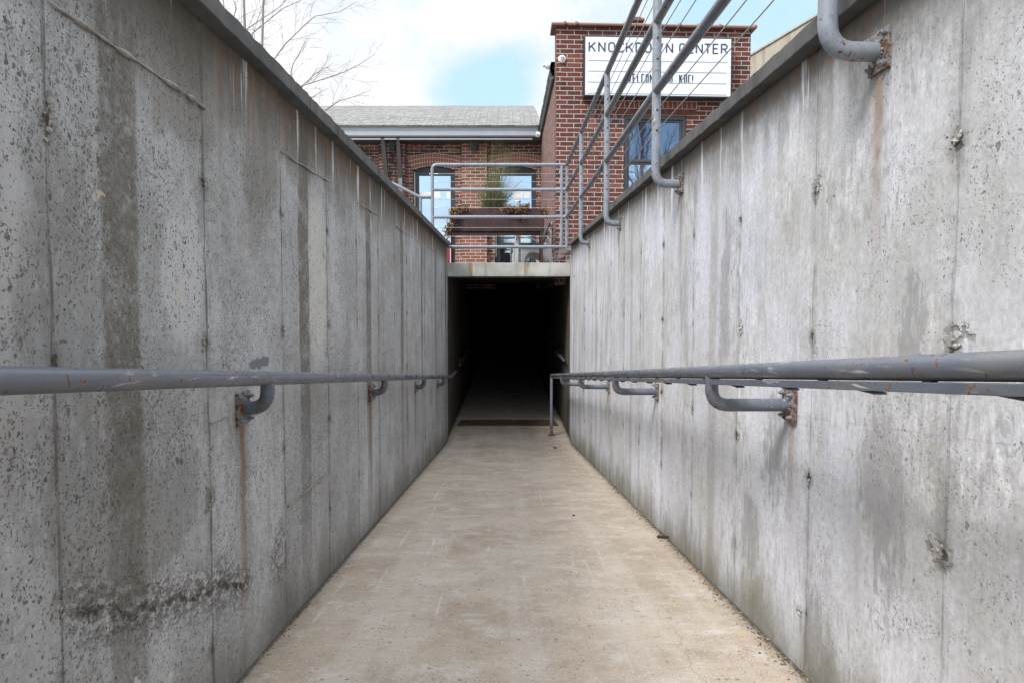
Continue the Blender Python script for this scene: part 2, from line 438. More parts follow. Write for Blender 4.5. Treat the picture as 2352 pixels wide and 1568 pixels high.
    return n.fin(c, n.ramp(b2, .3, .7, .86, .74), nm, 0, .35)


def brick(name, axis, c1, c2, mortar, sooty=0.0, patch=0.0, zoff=0.0, uoff=0.0):
    """running bond on a wall lying along the given axis"""
    n = NT(name)
    x, y, z = n.xyz()
    u = x if axis == 'x' else y
    u = n.m('ADD', u, uoff)
    w = n.noise(n.co, 9.0, 3, col=True)
    uv = n.vec(u, n.m('ADD', z, zoff), 0.0)
    uv = n.vm('ADD', uv, n.vm('MULTIPLY', n.vm('SUBTRACT', w, (.5, .5, .5)), (.02, .012, 0)))
    b = n.n('ShaderNodeTexBrick')
    n.put(b.inputs['Vector'], uv)
    b.offset = .5
    b.inputs['Scale'].default_value = 1.0
    b.inputs['Brick Width'].default_value = .212
    b.inputs['Row Height'].default_value = .0685
    b.inputs['Mortar Size'].default_value = .0068
    b.inputs['Mortar Smooth'].default_value = .25
    b.inputs['Bias'].default_value = 0.0
    n.put(b.inputs['Color1'], (0, 0, 0, 1))
    n.put(b.inputs['Color2'], (1, 1, 1, 1))
    n.put(b.inputs['Mortar'], (.5, .5, .5, 1))
    sp = n.n('ShaderNodeSeparateColor')
    n.put(sp.inputs[0], b.outputs[0])
    rnd = sp.outputs[0]
    c = n.mix(rnd, c1, c2)
    c = n.mix(n.ramp(rnd, .86, .98, 0, .7), c, (c2[0] * 1.5, c2[1] * 1.7, c2[2] * 1.4))
    c = n.mix(n.ramp(rnd, .12, .03, 0, .75), c, (.055, .04, .045))
    c = n.mix(n.ramp(n.noise(n.co, 26, 5, .7), .40, .75, 0, .5), c, tuple(q * .45 for q in c1))
    c = n.mix(n.ramp(n.noise(n.co, 3.2, 5), .52, .72, 0, .6), c, tuple(q * .4 for q in c1))
    mc = n.mix(n.noise(n.co, 14, 4), tuple(q * .8 for q in mortar), mortar)
    c = n.mix(b.outputs[1], c, mc)
    if sooty:
        f = n.m('MULTIPLY', n.ramp(z, sooty - 1.1, sooty - .25), n.ramp(n.noise(n.vec(n.m('MULTIPLY', x, 2.0), y, n.m('MULTIPLY', z, 5.0)), 1.2, 5), .46, .62))
        c = n.mix(n.m('MULTIPLY', f, .8), c, (.035, .03, .032))
    if patch:
        f = n.m('MULTIPLY', n.ramp(z, patch + .35, patch), n.ramp(n.noise(n.co, 5.0, 5), .44, .58))
        c = n.mix(n.m('MULTIPLY', f, .8), c, (.46, .40, .36))
    if sooty:
        f = n.m('MULTIPLY', n.ramp(n.noise(n.co, 1.7, 6, .65), .50, .60), n.ramp(n.noise(n.co, 11, 4), .4, .6))
        c = n.mix(n.m('MULTIPLY', f, .85), c, (.04, .034, .034))
        c = n.mix(n.ramp(n.noise(n.vm('ADD', n.co, (4, 2, 7)), 2.6, 6, .65), .60, .72, 0, .55), c, (.46, .42, .38))
    h = n.m('ADD', n.m('MULTIPLY', b.outputs[1], -1.0), n.m('MULTIPLY', n.noise(n.co, 60, 4), .5))
    return n.fin(c, .88, n.bump(h, .7, .008), 0, .25)


def paint(name, col, rust_amt=.5, z_dark=None):
    """weathered grey-blue paint on steel with chips of rust"""
    n = NT(name)
    f = n.noise(n.co, 12, 5)
    c = n.mix(f, tuple(q * .78 for q in col), tuple(q * 1.12 for q in col))
    c = n.mix(n.ramp(n.noise(n.co, 5.0, 5), .52, .70, 0, .35), c, (.20, .19, .165))
    c = n.mix(n.ramp(n.noise(n.vm('MULTIPLY', n.co, (20.0, 3.0, 20.0)), 1.0, 5, .65), .52, .66, 0, .45), c, tuple(q * .45 for q in col))
    scr = n.noise(n.vm('MULTIPLY', n.co, (90.0, 7.0, 90.0)), 1.0, 4, .6)
    worn = n.ramp(n.noise(n.co, 2.6, 4), .42, .60)
    c = n.mix(n.m('MULTIPLY', n.ramp(scr, .60, .66, 0, .7), worn), c, (.50, .51, .53))
    drip = n.noise(n.vm('MULTIPLY', n.co, (70.0, 5.0, 70.0)), 1.0, 3, .6)
    c = n.mix(n.m('MULTIPLY', n.ramp(drip, .61, .68, 0, .6 * rust_amt), n.ramp(n.noise(n.co, 4.0, 3), .48, .62)), c, (.17, .085, .04))
    big = n.noise(n.co, 6.0, 3)
    lo_ = .42 if rust_amt <= 1 else .2
    chip = n.m('MULTIPLY', n.ramp(n.noise(n.co, 55, 3, .6), .60 - .5 * (.42 - lo_), .66 - .5 * (.42 - lo_)), n.ramp(big, lo_, lo_ + .18))
    halo = n.m('MULTIPLY', n.ramp(n.noise(n.co, 55, 3, .6), .52, .64), n.ramp(big, lo_ + .04, lo_ + .2))
    c = n.mix(n.m('MULTIPLY', halo, min(1, .45 * rust_amt)), c, (.24, .145, .07))
    c = n.mix(n.m('MULTIPLY', chip, min(1, 1.3 * rust_amt)), c, (.115, .045, .02))
    nm = n.bump(n.m('ADD', n.m('MULTIPLY', chip, -.6), n.m('MULTIPLY', n.noise(n.co, 90, 3), .25)), .35, .0015)
    return n.fin(c, n.m('ADD', n.m('MULTIPLY', chip, .4), n.ramp(n.noise(n.co, 4.5, 5, .65), .3, .7, .20, .48)), nm, 0.0, .5)


def rusty(name, a, b, rough=.8):
    n = NT(name)
    f = n.noise(n.co, 9, 6, .7)
    c = n.mix(n.ramp(f, .35, .65), a, b)
    c = n.mix(n.ramp(n.noise(n.vm('MULTIPLY', n.co, (4, 4, 1.0)), 3.0, 5), .5, .7, 0, .5), c, tuple(q * 1.7 for q in b))
    c = n.mix(n.ramp(n.noise(n.co, 70, 3), .5, .75, 0, .4), c, (.02, .012, .01))
    return n.fin(c, rough, n.bump(n.noise(n.co, 80, 4), .3, .002), 0.0, .35)


def glass(name, tint, refl):
    n = NT(name)
    n.t.nodes.remove(n.bsdf)
    d = n.n('ShaderNodeBsdfDiffuse')
    n.put(d.inputs[0], (.012, .016, .022))
    g = n.n('ShaderNodeBsdfGlossy')
    n.put(g.inputs[0], tint)
    g.inputs['Roughness'].default_value = .015
    n.put(g.inputs['Normal'], n.bump(n.noise(n.co, 1.6, 2), .06, .03))
    mx = n.n('ShaderNodeMixShader')
    mx.inputs[0].default_value = refl
    n.t.links.new(d.outputs[0], mx.inputs[1])
    n.t.links.new(g.outputs[0], mx.inputs[2])
    n.t.links.new(mx.outputs[0], n.out.inputs[0])
    return n.mat


M = {}
M['wallL'] = wall_concrete('left_wall_concrete', False)
M['wallR'] = wall_concrete('right_wall_concrete', True)
M['floor'] = floor_concrete()
M['coping'] = concrete('coping_concrete', (.080, .081, .080), (.125, .125, .121), 7, .5)
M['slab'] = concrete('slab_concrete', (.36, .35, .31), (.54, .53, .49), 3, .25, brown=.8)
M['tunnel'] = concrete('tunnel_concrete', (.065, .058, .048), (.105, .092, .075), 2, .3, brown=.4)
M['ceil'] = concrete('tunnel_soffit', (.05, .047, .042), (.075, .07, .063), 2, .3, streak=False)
M['beige'] = concrete('beige_render', (.36, .32, .255), (.44, .40, .33), 1.5, .18)
M['ground'] = concrete('yard_paving', (.20, .19, .175), (.28, .27, .25), .8, .3, streak=False)
M['fin'] = concrete('cement_lip', (.22, .20, .17), (.36, .34, .31), 14, .4, streak=False)
M['finR'] = concrete('cement_lip_pale', (.26, .25, .225), (.44, .43, .40), 40, .5, streak=False)
M['brickF'] = brick('brick_front', 'x', (.098, .033, .030), (.165, .052, .040), (.43, .40, .37), patch=.12, uoff=.05)
M['brickS'] = brick('brick_side', 'y', (.115, .045, .040), (.185, .070, .057), (.43, .40, .37))
M['brickR'] = brick('brick_rear', 'x', (.14, .052, .040), (.235, .088, .064), (.50, .465, .43), sooty=3.05, patch=.25)
M['brickP'] = brick('brick_pier', 'x', (.20, .076, .053), (.29, .120, .082), (.50, .47, .435), uoff=.07)
M['archbrick'] = plain('arch_brick', (.27, .095, .064), .88, var=.55, scale=7, bump=.3)
M['soldier'] = plain('soldier_brick', (.17, .05, .036), .88, var=.5, scale=8, bump=.3)
M['mortar'] = plain('mortar', (.50, .465, .42), .9, var=.2)
M['lintel'] = rusty('lintel_stone', (.085, .028, .022), (.12, .04, .028))
M['rail'] = paint('rail_paint', (.118, .133, .162), 1.0)
M['post'] = paint('post_paint', (.225, .250, .290), .7)
M['tube'] = paint('dull_rail_paint', (.10, .11, .125), .6)
M['plate'] = paint('rusty_plate', (.19, .19, .19), 1.15)
M['steelplate'] = rusty('cover_plate_steel', (.06, .052, .048), (.15, .085, .055), .6)
M['bolt'] = plain('bolt_zinc', (.30, .32, .35), .42, .7)
M['cable'] = plain('cable_steel', (.40, .39, .36), .4, .6, var=.05)
M['ferrule'] = plain('cable_fitting', (.72, .72, .72), .3, .4, var=.05)
M['hole'] = plain('rubber_grommet', (.012, .012, .013), .7)
M['planter'] = rusty('planter_steel', (.036, .017, .018), (.058, .027, .028), .62)
M['frame'] = plain('slate_frame', (.030, .036, .047), .42, var=.1)
M['frame2'] = plain('window_frame', (.055, .055, .062), .45, var=.1)
M['glass'] = glass('door_glass', (.60, .72, .90), .75)
M['glass2'] = glass('sash_glass', (.40, .52, .72), .40)
M['gutter'] = plain('gutter_paint', (.42, .45, .50), .45, var=.06, scale=4)
M['soffit'] = plain('soffit_paint', (.05, .045, .042), .55, var=.1)
M['spout'] = plain('downspout_dark', (.05, .046, .044), .5)
M['spout2'] = plain('downspout_grey', (.16, .165, .185), .5)
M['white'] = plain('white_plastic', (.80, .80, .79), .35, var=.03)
M['sign'] = plain('sign_face', (.68, .73, .80), .35, var=.03, scale=3)
M['signframe'] = plain('sign_frame', (.03, .031, .037), .4)
M['letter'] = plain('letter_grey', (.05, .053, .075), .5)
M['letter2'] = plain('letter_dark', (.022, .028, .045), .5)
M['track'] = plain('sign_track', (.50, .49, .49), .5, var=.25, scale=30)
M['terra'] = plain('terracotta', (.19, .10, .078), .6, var=.28, scale=5)
M['tar'] = plain('bitumen_flap', (.012, .012, .013), .45, var=.4, scale=8)
M['bench'] = plain('bench_casting', (.42, .43, .44), .45, .15, var=.06)
M['slat'] = plain('bench_slat', (.06, .058, .055), .6)
M['inox'] = plain('brushed_steel', (.66, .66, .68), .28, .85, var=.05)
M['red'] = plain('red_paint', (.38, .02, .015), .45)
M['wood'] = plain('dark_wood', (.03, .022, .018), .7)
M['bark'] = plain('bark', (.25, .215, .21), .85, var=.3)
M['soil'] = plain('soil', (.05, .035, .025), .95)
M['chimney'] = plain('chimney_cap', (.15, .085, .06), .8, var=.3)
M['lamp'] = plain('flood_housing', (.035, .025, .024), .6)
M['stone_y'] = plain('yellow_chip', (.55, .36, .10), .7)
M['stone_g'] = plain('grey_chip', (.34, .35, .36), .8)


def attr_mat(name, rough=.7, trans=0.0):
    n = NT(name)
    a = n.n('ShaderNodeAttribute', attribute_name='tone')
    n.fin(a.outputs[0], rough, None, 0, .3)
    return n.mat


M['blade'] = attr_mat('grass_blade')
M['dry'] = attr_mat('dry_leaf', .6)
M['grit'] = attr_mat('grit', .85)


def shingles():
    n = NT('roof_shingle')
    x, y, z = n.xyz()
    uv = n.vec(x, n.m('MULTIPLY', y, 1.08), 0.0)
    uv = n.vm('ADD', uv, n.vm('MULTIPLY', n.vm('SUBTRACT', n.noise(n.co, 1.3, 3, col=True), (.5, .5, .5)), (.1, .12, 0)))
    b = n.n('ShaderNodeTexBrick')
    n.put(b.inputs['Vector'], uv)
    b.offset = .37
    for k, v in (('Scale', 1.0), ('Brick Width', .24), ('Row Height', .135), ('Mortar Size', .010), ('Mortar Smooth', .3)):
        b.inputs[k].default_value = v
    n.put(b.inputs['Color1'], (.17, .168, .162, 1))
    n.put(b.inputs['Color2'], (.26, .257, .25, 1))
    n.put(b.inputs['Mortar'], (.085, .082, .08, 1))
    c = n.mix(n.ramp(n.noise(n.co, 30, 4), .35, .75, 0, .4), b.outputs[0], (.13, .127, .12))
    c = n.mix(n.ramp(n.noise(n.vm('MULTIPLY', uv, (5, 9, 1)), 1.6, 3), .56, .66, 0, .6), c, (.42, .42, .41))
    return n.fin(c, .9, n.bump(b.outputs[1], -.6, .01), 0, .2)


M['roof'] = shingles()


# ------------------------------------------------------------------ mesh helper
class MB:
    def __init__(self):
        self.v, self.f, self.sm, self.tone = [], [], [], []

    def add(self, verts, faces, smooth=False, tone=None):
        o = len(self.v)
        self.v += [Vector(q) for q in verts]
        for f in faces:
            self.f.append([o + i for i in f])
            self.sm.append(smooth)
            self.tone.append(tone)
        return self

    def box(self, x0, x1, y0, y1, z0, z1):
        vs = [(x, y, z) for z in (z0, z1) for y in (y0, y1) for x in (x0, x1)]
        return self.add(vs, [(0, 2, 3, 1), (4, 5, 7, 6), (0, 1, 5, 4), (2, 6, 7, 3), (0, 4, 6, 2), (1, 3, 7, 5)])

    def hexa(self, p):  # 4 bottom ccw, 4 top
        return self.add(p, [(3, 2, 1, 0), (4, 5, 6, 7), (0, 1, 5, 4), (1, 2, 6, 5), (2, 3, 7, 6), (3, 0, 4, 7)])

    def prism(self, poly, axis, a, b):
        """2D polygon pushed along an axis ('x','y','z') from a to b"""
        def P(q, t):
            return {'x': (t, q[0], q[1]), 'y': (q[0], t, q[1]), 'z': (q[0], q[1], t)}[axis]
        k = len(poly)
        vs = [P(q, a) for q in poly] + [P(q, b) for q in poly]
        fs = [tuple(range(k)), tuple(range(2 * k - 1, k - 1, -1))]
        fs += [(i, i + k, (i + 1) % k + k, (i + 1) % k) for i in range(k)]
        return self.add(vs, fs)

    def tube(self, pts, r, n=12, cap=True, r2=None):
        pts = [Vector(p) for p in pts]
        k = len(pts)
        rad = r if isinstance(r, (list, tuple)) else [r + ((r2 if r2 is not None else r) - r) * i / max(1, k - 1) for i in range(k)]
        t = (pts[1] - pts[0]).normalized()
        u = t.orthogonal().normalized()
        vs = []
        for i, p in enumerate(pts):
            if i == 0:
                d = pts[1] - pts[0]
            elif i == k - 1:
                d = pts[-1] - pts[-2]
            else:
                d = (pts[i + 1] - p).normalized() + (p - pts[i - 1]).normalized()
            d.normalize()
            u = (u - d * u.dot(d)).normalized()
            w = d.cross(u)
            for j in range(n):
                a = 2 * PI * j / n
                vs.append(p + (u * math.cos(a) + w * math.sin(a)) * rad[i])
        fs = [(i * n + j, i * n + (j + 1) % n, (i + 1) * n + (j + 1) % n, (i + 1) * n + j) for i in range(k - 1) for j in range(n)]
        self.add(vs, fs, True)
        if cap:
            self.add(vs[:n], [tuple(range(n - 1, -1, -1))])
            self.add(vs[-n:], [tuple(range(n))])
        return self

    def sphere(self, c, r, n=16, m=10, sq=(1, 1, 1)):
        c = Vector(c)
        vs = [c + Vector((math.cos(2 * PI * j / n) * math.sin(PI * i / m) * r * sq[0], math.sin(2 * PI * j / n) * math.sin(PI * i / m) * r * sq[1],
                          math.cos(PI * i / m) * r * sq[2])) for i in range(m + 1) for j in range(n)]
        return self.add(vs, [(i * n + j, (i + 1) * n + j, (i + 1) * n + (j + 1) % n, i * n + (j + 1) % n) for i in range(m) for j in range(n)], True)

    def disc(self, c, axis, r, t, n=16):
        c, a = Vector(c), Vector(axis).normalized()
        return self.tube([c, c + a * t], r, n)

    def build(self, name, mat, parent=None, origin=(0, 0, 0), bevel=0.0):
        o = Vector(origin)
        me = bpy.data.meshes.new(name)
        me.from_pydata([tuple(v - o) for v in self.v], [], self.f)
        me.polygons.foreach_set('use_smooth', self.sm)
        if any(t is not None for t in self.tone):
            at_ = me.color_attributes.new('tone', 'FLOAT_COLOR', 'CORNER')
            i = 0
            for p, t in zip(me.polygons, self.tone):
                for _ in p.vertices:
                    at_.data[i].color = (*(t or (.3, .3, .3)), 1)
                    i += 1
        me.validate()
        me.update()
        me.materials.append(mat)
        ob = bpy.data.objects.new(name, me)
        COL.objects.link(ob)
        if parent:
            ob.parent = parent
        else:
            ob.location = o
        if bevel:
            b = ob.modifiers.new('bevel', 'BEVEL')
            b.width = bevel
            b.segments = 2
            b.limit_method = 'ANGLE'
        return ob


def tag(o, label=None, cat=None, group=None, kind=None):
    for k, v in (('label', label), ('category', cat), ('group', group), ('kind', kind)):
        if v:
            o[k] = v
    return o


def empty(name, loc, label, cat, group=None):
    e = bpy.data.objects.new(name, None)
    e.empty_display_size = .1
    COL.objects.link(e)
    e.location = loc
    return tag(e, label, cat, group)


def fillet(pts, r, n=7):
    pts = [Vector(p) for p in pts]
    out = [pts[0]]
    for i in range(1, len(pts) - 1):
        a, b, c = pts[i - 1], pts[i], pts[i + 1]
        d1, d2 = (a - b).normalized(), (c - b).normalized()
        ang = d1.angle(d2)
        t = min(r / math.tan(ang / 2), (a - b).length * .95, (c - b).length * .95)
        p, q = b + d1 * t, b + d2 * t
        for k in range(n + 1):
            s = k / n
            out.append(p * (1 - s) ** 2 + b * 2 * s * (1 - s) + q * s * s)
    out.append(pts[-1])
    return out


XL, XR = -.811, .93
WT = 1.672          # wall top under the coping
SL = .111           # ramp slope
YL = 9.1            # where the ramp levels out
ZL = -SL * YL       # landing level
SF = 9.7            # front of the bridging slab
G = 1.46            # yard level

# ------------------------------------------------------------------ setting
mb = MB()
ys = [-12.5 + i * .6 for i in range(int((YL + 12.5) / .6) + 1)] + [YL]
vs, fs = [], []
for yv in ys:
    vs += [(XL - .05, yv, -SL * yv), (XR + .05, yv, -SL * yv)]
for i in range(len(ys) - 1):
    fs.append((2 * i, 2 * i + 1, 2 * i + 3, 2 * i + 2))
mb.add(vs, fs)
mb.add([(XL - .05, YL, ZL), (XR + .05, YL, ZL), (XR + .05, 30, ZL), (XL - .05, 30, ZL)], [(0, 1, 2, 3)])
tag(mb.build('ramp_floor', M['floor']), 'sloping beige concrete ramp floor leading down into the dark tunnel', 'ramp', kind='structure')

mb = MB()
BIG = 400
for (a, b, c, d) in ((-BIG, XL - .2, -12.5, 9.75), (XR + .2, BIG, -12.5, 9.75), (-BIG, BIG, -BIG, -12.5)):
    mb.add([(a, c, G), (b, c, G), (b, d, G), (a, d, G)], [(0, 1, 2, 3)])
mb.add([(-BIG, 9.95, G - .02), (BIG, 9.95, G - .02), (BIG, BIG, G - .02), (-BIG, BIG, G - .02)], [(0, 1, 2, 3)])
tag(mb.build('ground', M['ground']), 'paved yard level with the top of the ramp walls', 'ground', kind='structure')


# ------------------------------------------------------------------ retaining walls
def wall(name, X, out, mat, y0, st, label):
    """board-formed face at X, thickness going to X+out"""
    sgn = 1 if out > 0 else -1
    yk = []
    yv = -3.0
    while yv < SF:
        yk.append(yv)
        yv += .04
    yk.append(SF)
    zk_n = 26
    mb = MB()
    vs = []
    for i, yv in enumerate(yk):
        k = math.floor((yv - y0) / st)
        fr = (yv - y0) / st - k
        pan = (random.Random(k * 13 + (7 if out > 0 else 0)).random() - .5) * .006
        edge = .0025 * (math.exp(-(fr * st / .03)) + math.exp(-((1 - fr) * st / .03)))
        zb = -SL * min(yv, YL) - .06
        for j in range(zk_n + 1):
            zz = zb + (WT - zb) * j / zk_n
            d = pan + edge + .004 * mnoise.noise(Vector((yv * 1.7, zz * 1.3, X))) + .0015 * mnoise.noise(Vector((yv * 9, zz * 7, X)))
            vs.append((X + sgn * d, yv, zz))
    w = zk_n + 1
    fs = []
    for i in range(len(yk) - 1):
        for j in range(zk_n):
            q = (i * w + j, (i + 1) * w + j, (i + 1) * w + j + 1, i * w + j + 1)
            fs.append(q if out < 0 else q[::-1])
    mb.add(vs, fs, True)
    # the rest of the body
    a, b = (X + sgn * .012, X + out)
    x0, x1 = min(a, b), max(a, b)
    mb.box(x0, x1, -12.4, -3.0, -.4, WT)
    mb.box(x0, x1, -3.0, SF - .004, -1.4, WT - .003)
    wob = mb.build(name, mat)
    return tag(wob, label, 'wall')


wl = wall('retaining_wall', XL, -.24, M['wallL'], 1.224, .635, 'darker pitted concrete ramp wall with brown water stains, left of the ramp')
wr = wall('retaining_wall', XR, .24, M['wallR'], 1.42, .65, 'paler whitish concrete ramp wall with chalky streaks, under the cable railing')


def coping(par, X, out, joints):
    sgn = 1 if out > 0 else -1
    for i in range(len(joints) - 1):
        mb = MB()
        a, b = joints[i] + .002, joints[i + 1] - .002
        xs = (X - sgn * .05, X + out + sgn * .03)
        x0, x1 = min(xs), max(xs)
        nseg = max(1, int((b - a) / .045))
        j = [(random.random() - .5) * .004 + (-.004 * random.random() if random.random() < .08 else 0) for _ in range(nseg + 1)]
        vs = []
        for k in range(nseg + 1):
            yv = a + (b - a) * k / nseg
            e0 = (X - sgn * (.05 + j[k]))
            e1 = X + out + sgn * .03
            vs += [(e0, yv, WT + .001), (e1, yv, WT + .001), (e1, yv, WT + .055), (e0, yv, WT + .055 + j[k] * .6)]
        fs = [(0, 1, 2, 3), tuple(4 * nseg + q for q in (3, 2, 1, 0))]
        for k in range(nseg):
            for q in range(4):
                fs.append((4 * k + q, 4 * k + 4 + q, 4 * k + 4 + (q + 1) % 4, 4 * k + (q + 1) % 4))
        if out < 0:
            fs = [f[::-1] for f in fs]
        mb.add(vs, fs)
        mb.build('coping_stone', M['coping'], par, bevel=.004)


coping(wl, XL, -.24, [-12.3, -6, -2.6, .5, 2.72, 5.15, 7.6, 9.55])
coping(wr, XR, .24, [-12.3, -6, -2.6, .5, 2.55, 3.83, 6.4, 9.38])


def lip(par, X, sgn, ya, yb, z, dz=0.0, w=.009):
    mb = MB()
    k = max(6, int((yb - ya) / .02))
    pts, rr = [], []
    for i in range(k + 1):
        yv = ya + (yb - ya) * i / k
        pts.append((X + sgn * .002, yv, z + dz * i / k + .010 * mnoise.noise(Vector((yv * 6, z * 9, 1)))))
        rr.append(max(.0015, w * .55 * (.6 + 1.5 * mnoise.noise(Vector((yv * 26, z * 5, 4))))))
    mb.tube(pts, rr, 6)
    mb.build('cement_lip', M['fin'], par)


for a, b, z, dz, w in ((1.24, 1.87, 1.455, -.01, .011), (2.50, 3.18, 1.464, .008, .008), (3.80, 4.43, 1.462, .008, .007),
                       (5.15, 6.45, 1.475, 0, .008), (7.13, 7.84, 1.485, 0, .008), (1.86, 2.05, .594, -.004, .006), (2.52, 3.16, .156, -.017, .007),
                       (3.20, 3.77, .587, 0, .007), (4.47, 5.0, .58, 0, .007), (4.45, 5.1, .15, 0, .005), (6.4, 7.0, .57, 0, .006), (2.28, 2.36, .67, 0, .007)):
    lip(wl, XL, 1, a, b, z, dz, w)
# hardened paste standing proud at a few form ties
kn = random.Random(5)
for (X, sgn, par, pts) in ((XL, 1, wl, ((1.223, 1.24), (1.863, 1.242), (1.85, .815), (1.848, .38), (1.228, .36), (2.493, 1.245), (2.49, .81), (3.16, .82), (3.83, 1.25))),
                           (XR, -1, wr, ((1.431, 1.265), (2.05, 1.277), (1.44, .39), (2.073, .388), (2.11, -.05), (2.69, .395), (2.68, .83), (3.28, .84), (1.40, .835)))):
    for (yv, zv) in pts:
        mb = MB()
        for q in range(9):
            r = kn.uniform(.002, .0055)
            k0 = len(mb.v)
            mb.sphere((X + sgn * .001, yv + kn.gauss(0, .014), zv + kn.gauss(0, .017)), r, 8, 6, (.55, kn.uniform(.7, 1.6), kn.uniform(.5, 1.3)))
            for w_ in mb.v[k0:]:
                w_ += Vector((0, 1, 1)) * .35 * r * mnoise.noise(w_ * 260)
                w_.x += .4 * r * mnoise.noise(w_ * 190)
        mb.sm = [False] * len(mb.sm)
        mb.build('tie_spall', M['fin'] if sgn > 0 else M['finR'], par)

# ------------------------------------------------------------------ slab and tunnel
sl = empty('bridge_slab', (0, SF, 1.263), 'weathered concrete slab bridging the walls above the tunnel mouth', 'slab')
mb = MB()
n_ = 60
prof = []
for i in range(n_ + 1):
    xv = XL + .003 + (XR - XL - .006) * i / n_
    e = .006 * mnoise.noise(Vector((xv * 9, 1, 1)))
    prof.append((xv, e))
vs, fs = [], []
for xv, e in prof:
    vs += [(xv, SF + abs(e) * .5, 1.263 + e), (xv, SF + .003, 1.455 + e * .7), (xv, 10.2, 1.455), (xv, 10.2, 1.263)]
for i in range(n_):
    for q in range(4):
        fs.append((4 * i + q, 4 * i + 4 + q, 4 * i + 4 + (q + 1) % 4, 4 * i + (q + 1) % 4))
mb.add(vs, [f[::-1] for f in fs])
mb.build('deck', M['slab'], sl, (0, SF, 1.263), .006)

tn = empty('tunnel', (0, SF, ZL), 'pitch dark concrete tunnel passing under the slab and the brick buildings', 'tunnel')
o_ = (0, SF, ZL)
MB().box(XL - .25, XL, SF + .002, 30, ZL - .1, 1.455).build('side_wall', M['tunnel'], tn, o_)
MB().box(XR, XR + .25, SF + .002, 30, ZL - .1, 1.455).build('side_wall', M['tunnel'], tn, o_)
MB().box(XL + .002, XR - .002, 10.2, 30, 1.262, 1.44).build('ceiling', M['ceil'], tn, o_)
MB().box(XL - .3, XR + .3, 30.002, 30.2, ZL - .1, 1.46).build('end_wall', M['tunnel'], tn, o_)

# ------------------------------------------------------------------ handrails
def hexbolt(c, axis, r=.008, t=.010):
    mb = MB()
    c, a = Vector(c), Vector(axis)
    mb.tube([c, c + a * t], r, 6)
    mb.tube([c + a * t, c + a * (t + .007)], r * .55, 8)
    return mb


def bracket(par, o, X, sgn, xr, y, zr, drop, hw=.05, hh=.05):
    """pipe elbow from the wall at X to a rail at xr; sgn: direction from wall into the ramp"""
    za = zr - drop
    b = MB().tube(fillet([(X + sgn * .008, y, za), (xr, y, za), (xr, y, zr - .012)], .055), .0215, 14).build('bracket', M['rail'], par, o)
    MB().box(min(X - sgn * .002, X + sgn * .011), max(X - sgn * .002, X + sgn * .011), y - hw, y + hw, za - hh, za + hh).build('base_plate', M['plate'], b, o, .0015)
    bead((X + sgn * .012, y, za), (1, 0, 0), .0225, int(y * 10)).build('weld', M['plate'], b, o)
    for dy in (-1, 1):
        for dz in (-1, 1):
            hexbolt((X + sgn * .011, y + dy * hw * .68, za + dz * hh * .70), (sgn, 0, 0)).build('bolt', M['bolt'], b, o)
    return b


def bead(c, axis, r, seed):
    rb_ = random.Random(seed)
    mb = MB()
    a = Vector(axis)
    u = a.orthogonal().normalized()
    w = a.cross(u)
    for i in range(18):
        t = 2 * PI * i / 18
        mb.sphere(Vector(c) + (u * math.cos(t) + w * math.sin(t)) * r, rb_.uniform(.0035, .0055), 7, 5)
    return mb


def copytree(ob, par):
    c = ob.copy()
    COL.objects.link(c)
    c.parent = par
    for ch in ob.children:
        d = ch.copy()
        COL.objects.link(d)
        d.parent = c
    return c


ZRL = lambda y: .927 - .0065 - SL * y
ZRR = lambda y: .927 + .0136 - SL * y
xl, xr = -.728, .672
hl = empty('handrail', (xl, 0, 0), 'grey pipe handrail held by short elbows on the darker left wall', 'handrail', 'handrails along the ramp')
o_ = (xl, 0, 0)
MB().tube([(xl, yy, ZRL(yy) if yy < 9.3 else ZRL(9.3) - .02 * (yy - 9.3)) for yy in [-2 + .4 * i for i in range(29)] + [9.3, 10.1]], .0213, 18).build('rail', M['rail'], hl, o_)
b0 = bracket(hl, o_, XL, 1, xl, 2.086, ZRL(2.086), .092)
for k in (-1, 1, 2, 3):
    c = copytree(b0, hl)
    c.location = (0, 2.035 * k, -SL * 2.035 * k)

hr = empty('handrail', (xr, 0, 0), 'grey pipe handrail on long arms from the pale right wall, ending in a post', 'handrail', 'handrails along the ramp')
o_ = (xr, 0, 0)
MB().tube([(xr, yy, ZRR(yy)) for yy in [-2 + .42 * i for i in range(29)]] , .0213, 18).sphere((xr, 9.765, ZRR(9.765)), .0213).build('rail', M['rail'], hr, o_)
b0 = bracket(hr, o_, XR, -1, xr, 2.204, ZRR(2.204), .107, .045, .052)
for k in (-1, 1, 2, 3):
    c = copytree(b0, hr)
    c.location = (0, 1.92 * k, -SL * 1.92 * k)
stops = [2.204 + 1.92 * k for k in (-2, -1, 0, 1, 2, 3)] + [9.72]
for a, b in zip(stops[:-1], stops[1:]):
    mb = MB()
    a, b = a + .03, b - .03
    for (w, t, d) in ((.017, .017, .0315),):
        p = [(xr - w, a, ZRR(a) - d - t / 2), (xr + w, a, ZRR(a) - d - t / 2), (xr + w, b, ZRR(b) - d - t / 2), (xr - w, b, ZRR(b) - d - t / 2)]
        mb.hexa(p + [(q[0], q[1], q[2] + t) for q in p])
    yy = a + .04
    while yy < b:
        mb.box(xr - .006, xr + .006, yy - .012, yy + .012, ZRR(yy) - .026, ZRR(yy) - .018)
        yc = yy + .17
        if yc < b - .05:
            mb.box(xr - .012, xr + .012, yc - .030, yc + .030, ZRR(yc) - .0435, ZRR(yc) - .039)
        yy += .36
    mb.build('light_channel', M['rail'], hr, o_, .0012)
fz = ZL
p_ = MB().tube([(xr, 9.74, fz), (xr, 9.74, ZRR(9.74) - .015)], .0205, 14).build('end_post', M['plate'] if False else M['post'], hr, o_)
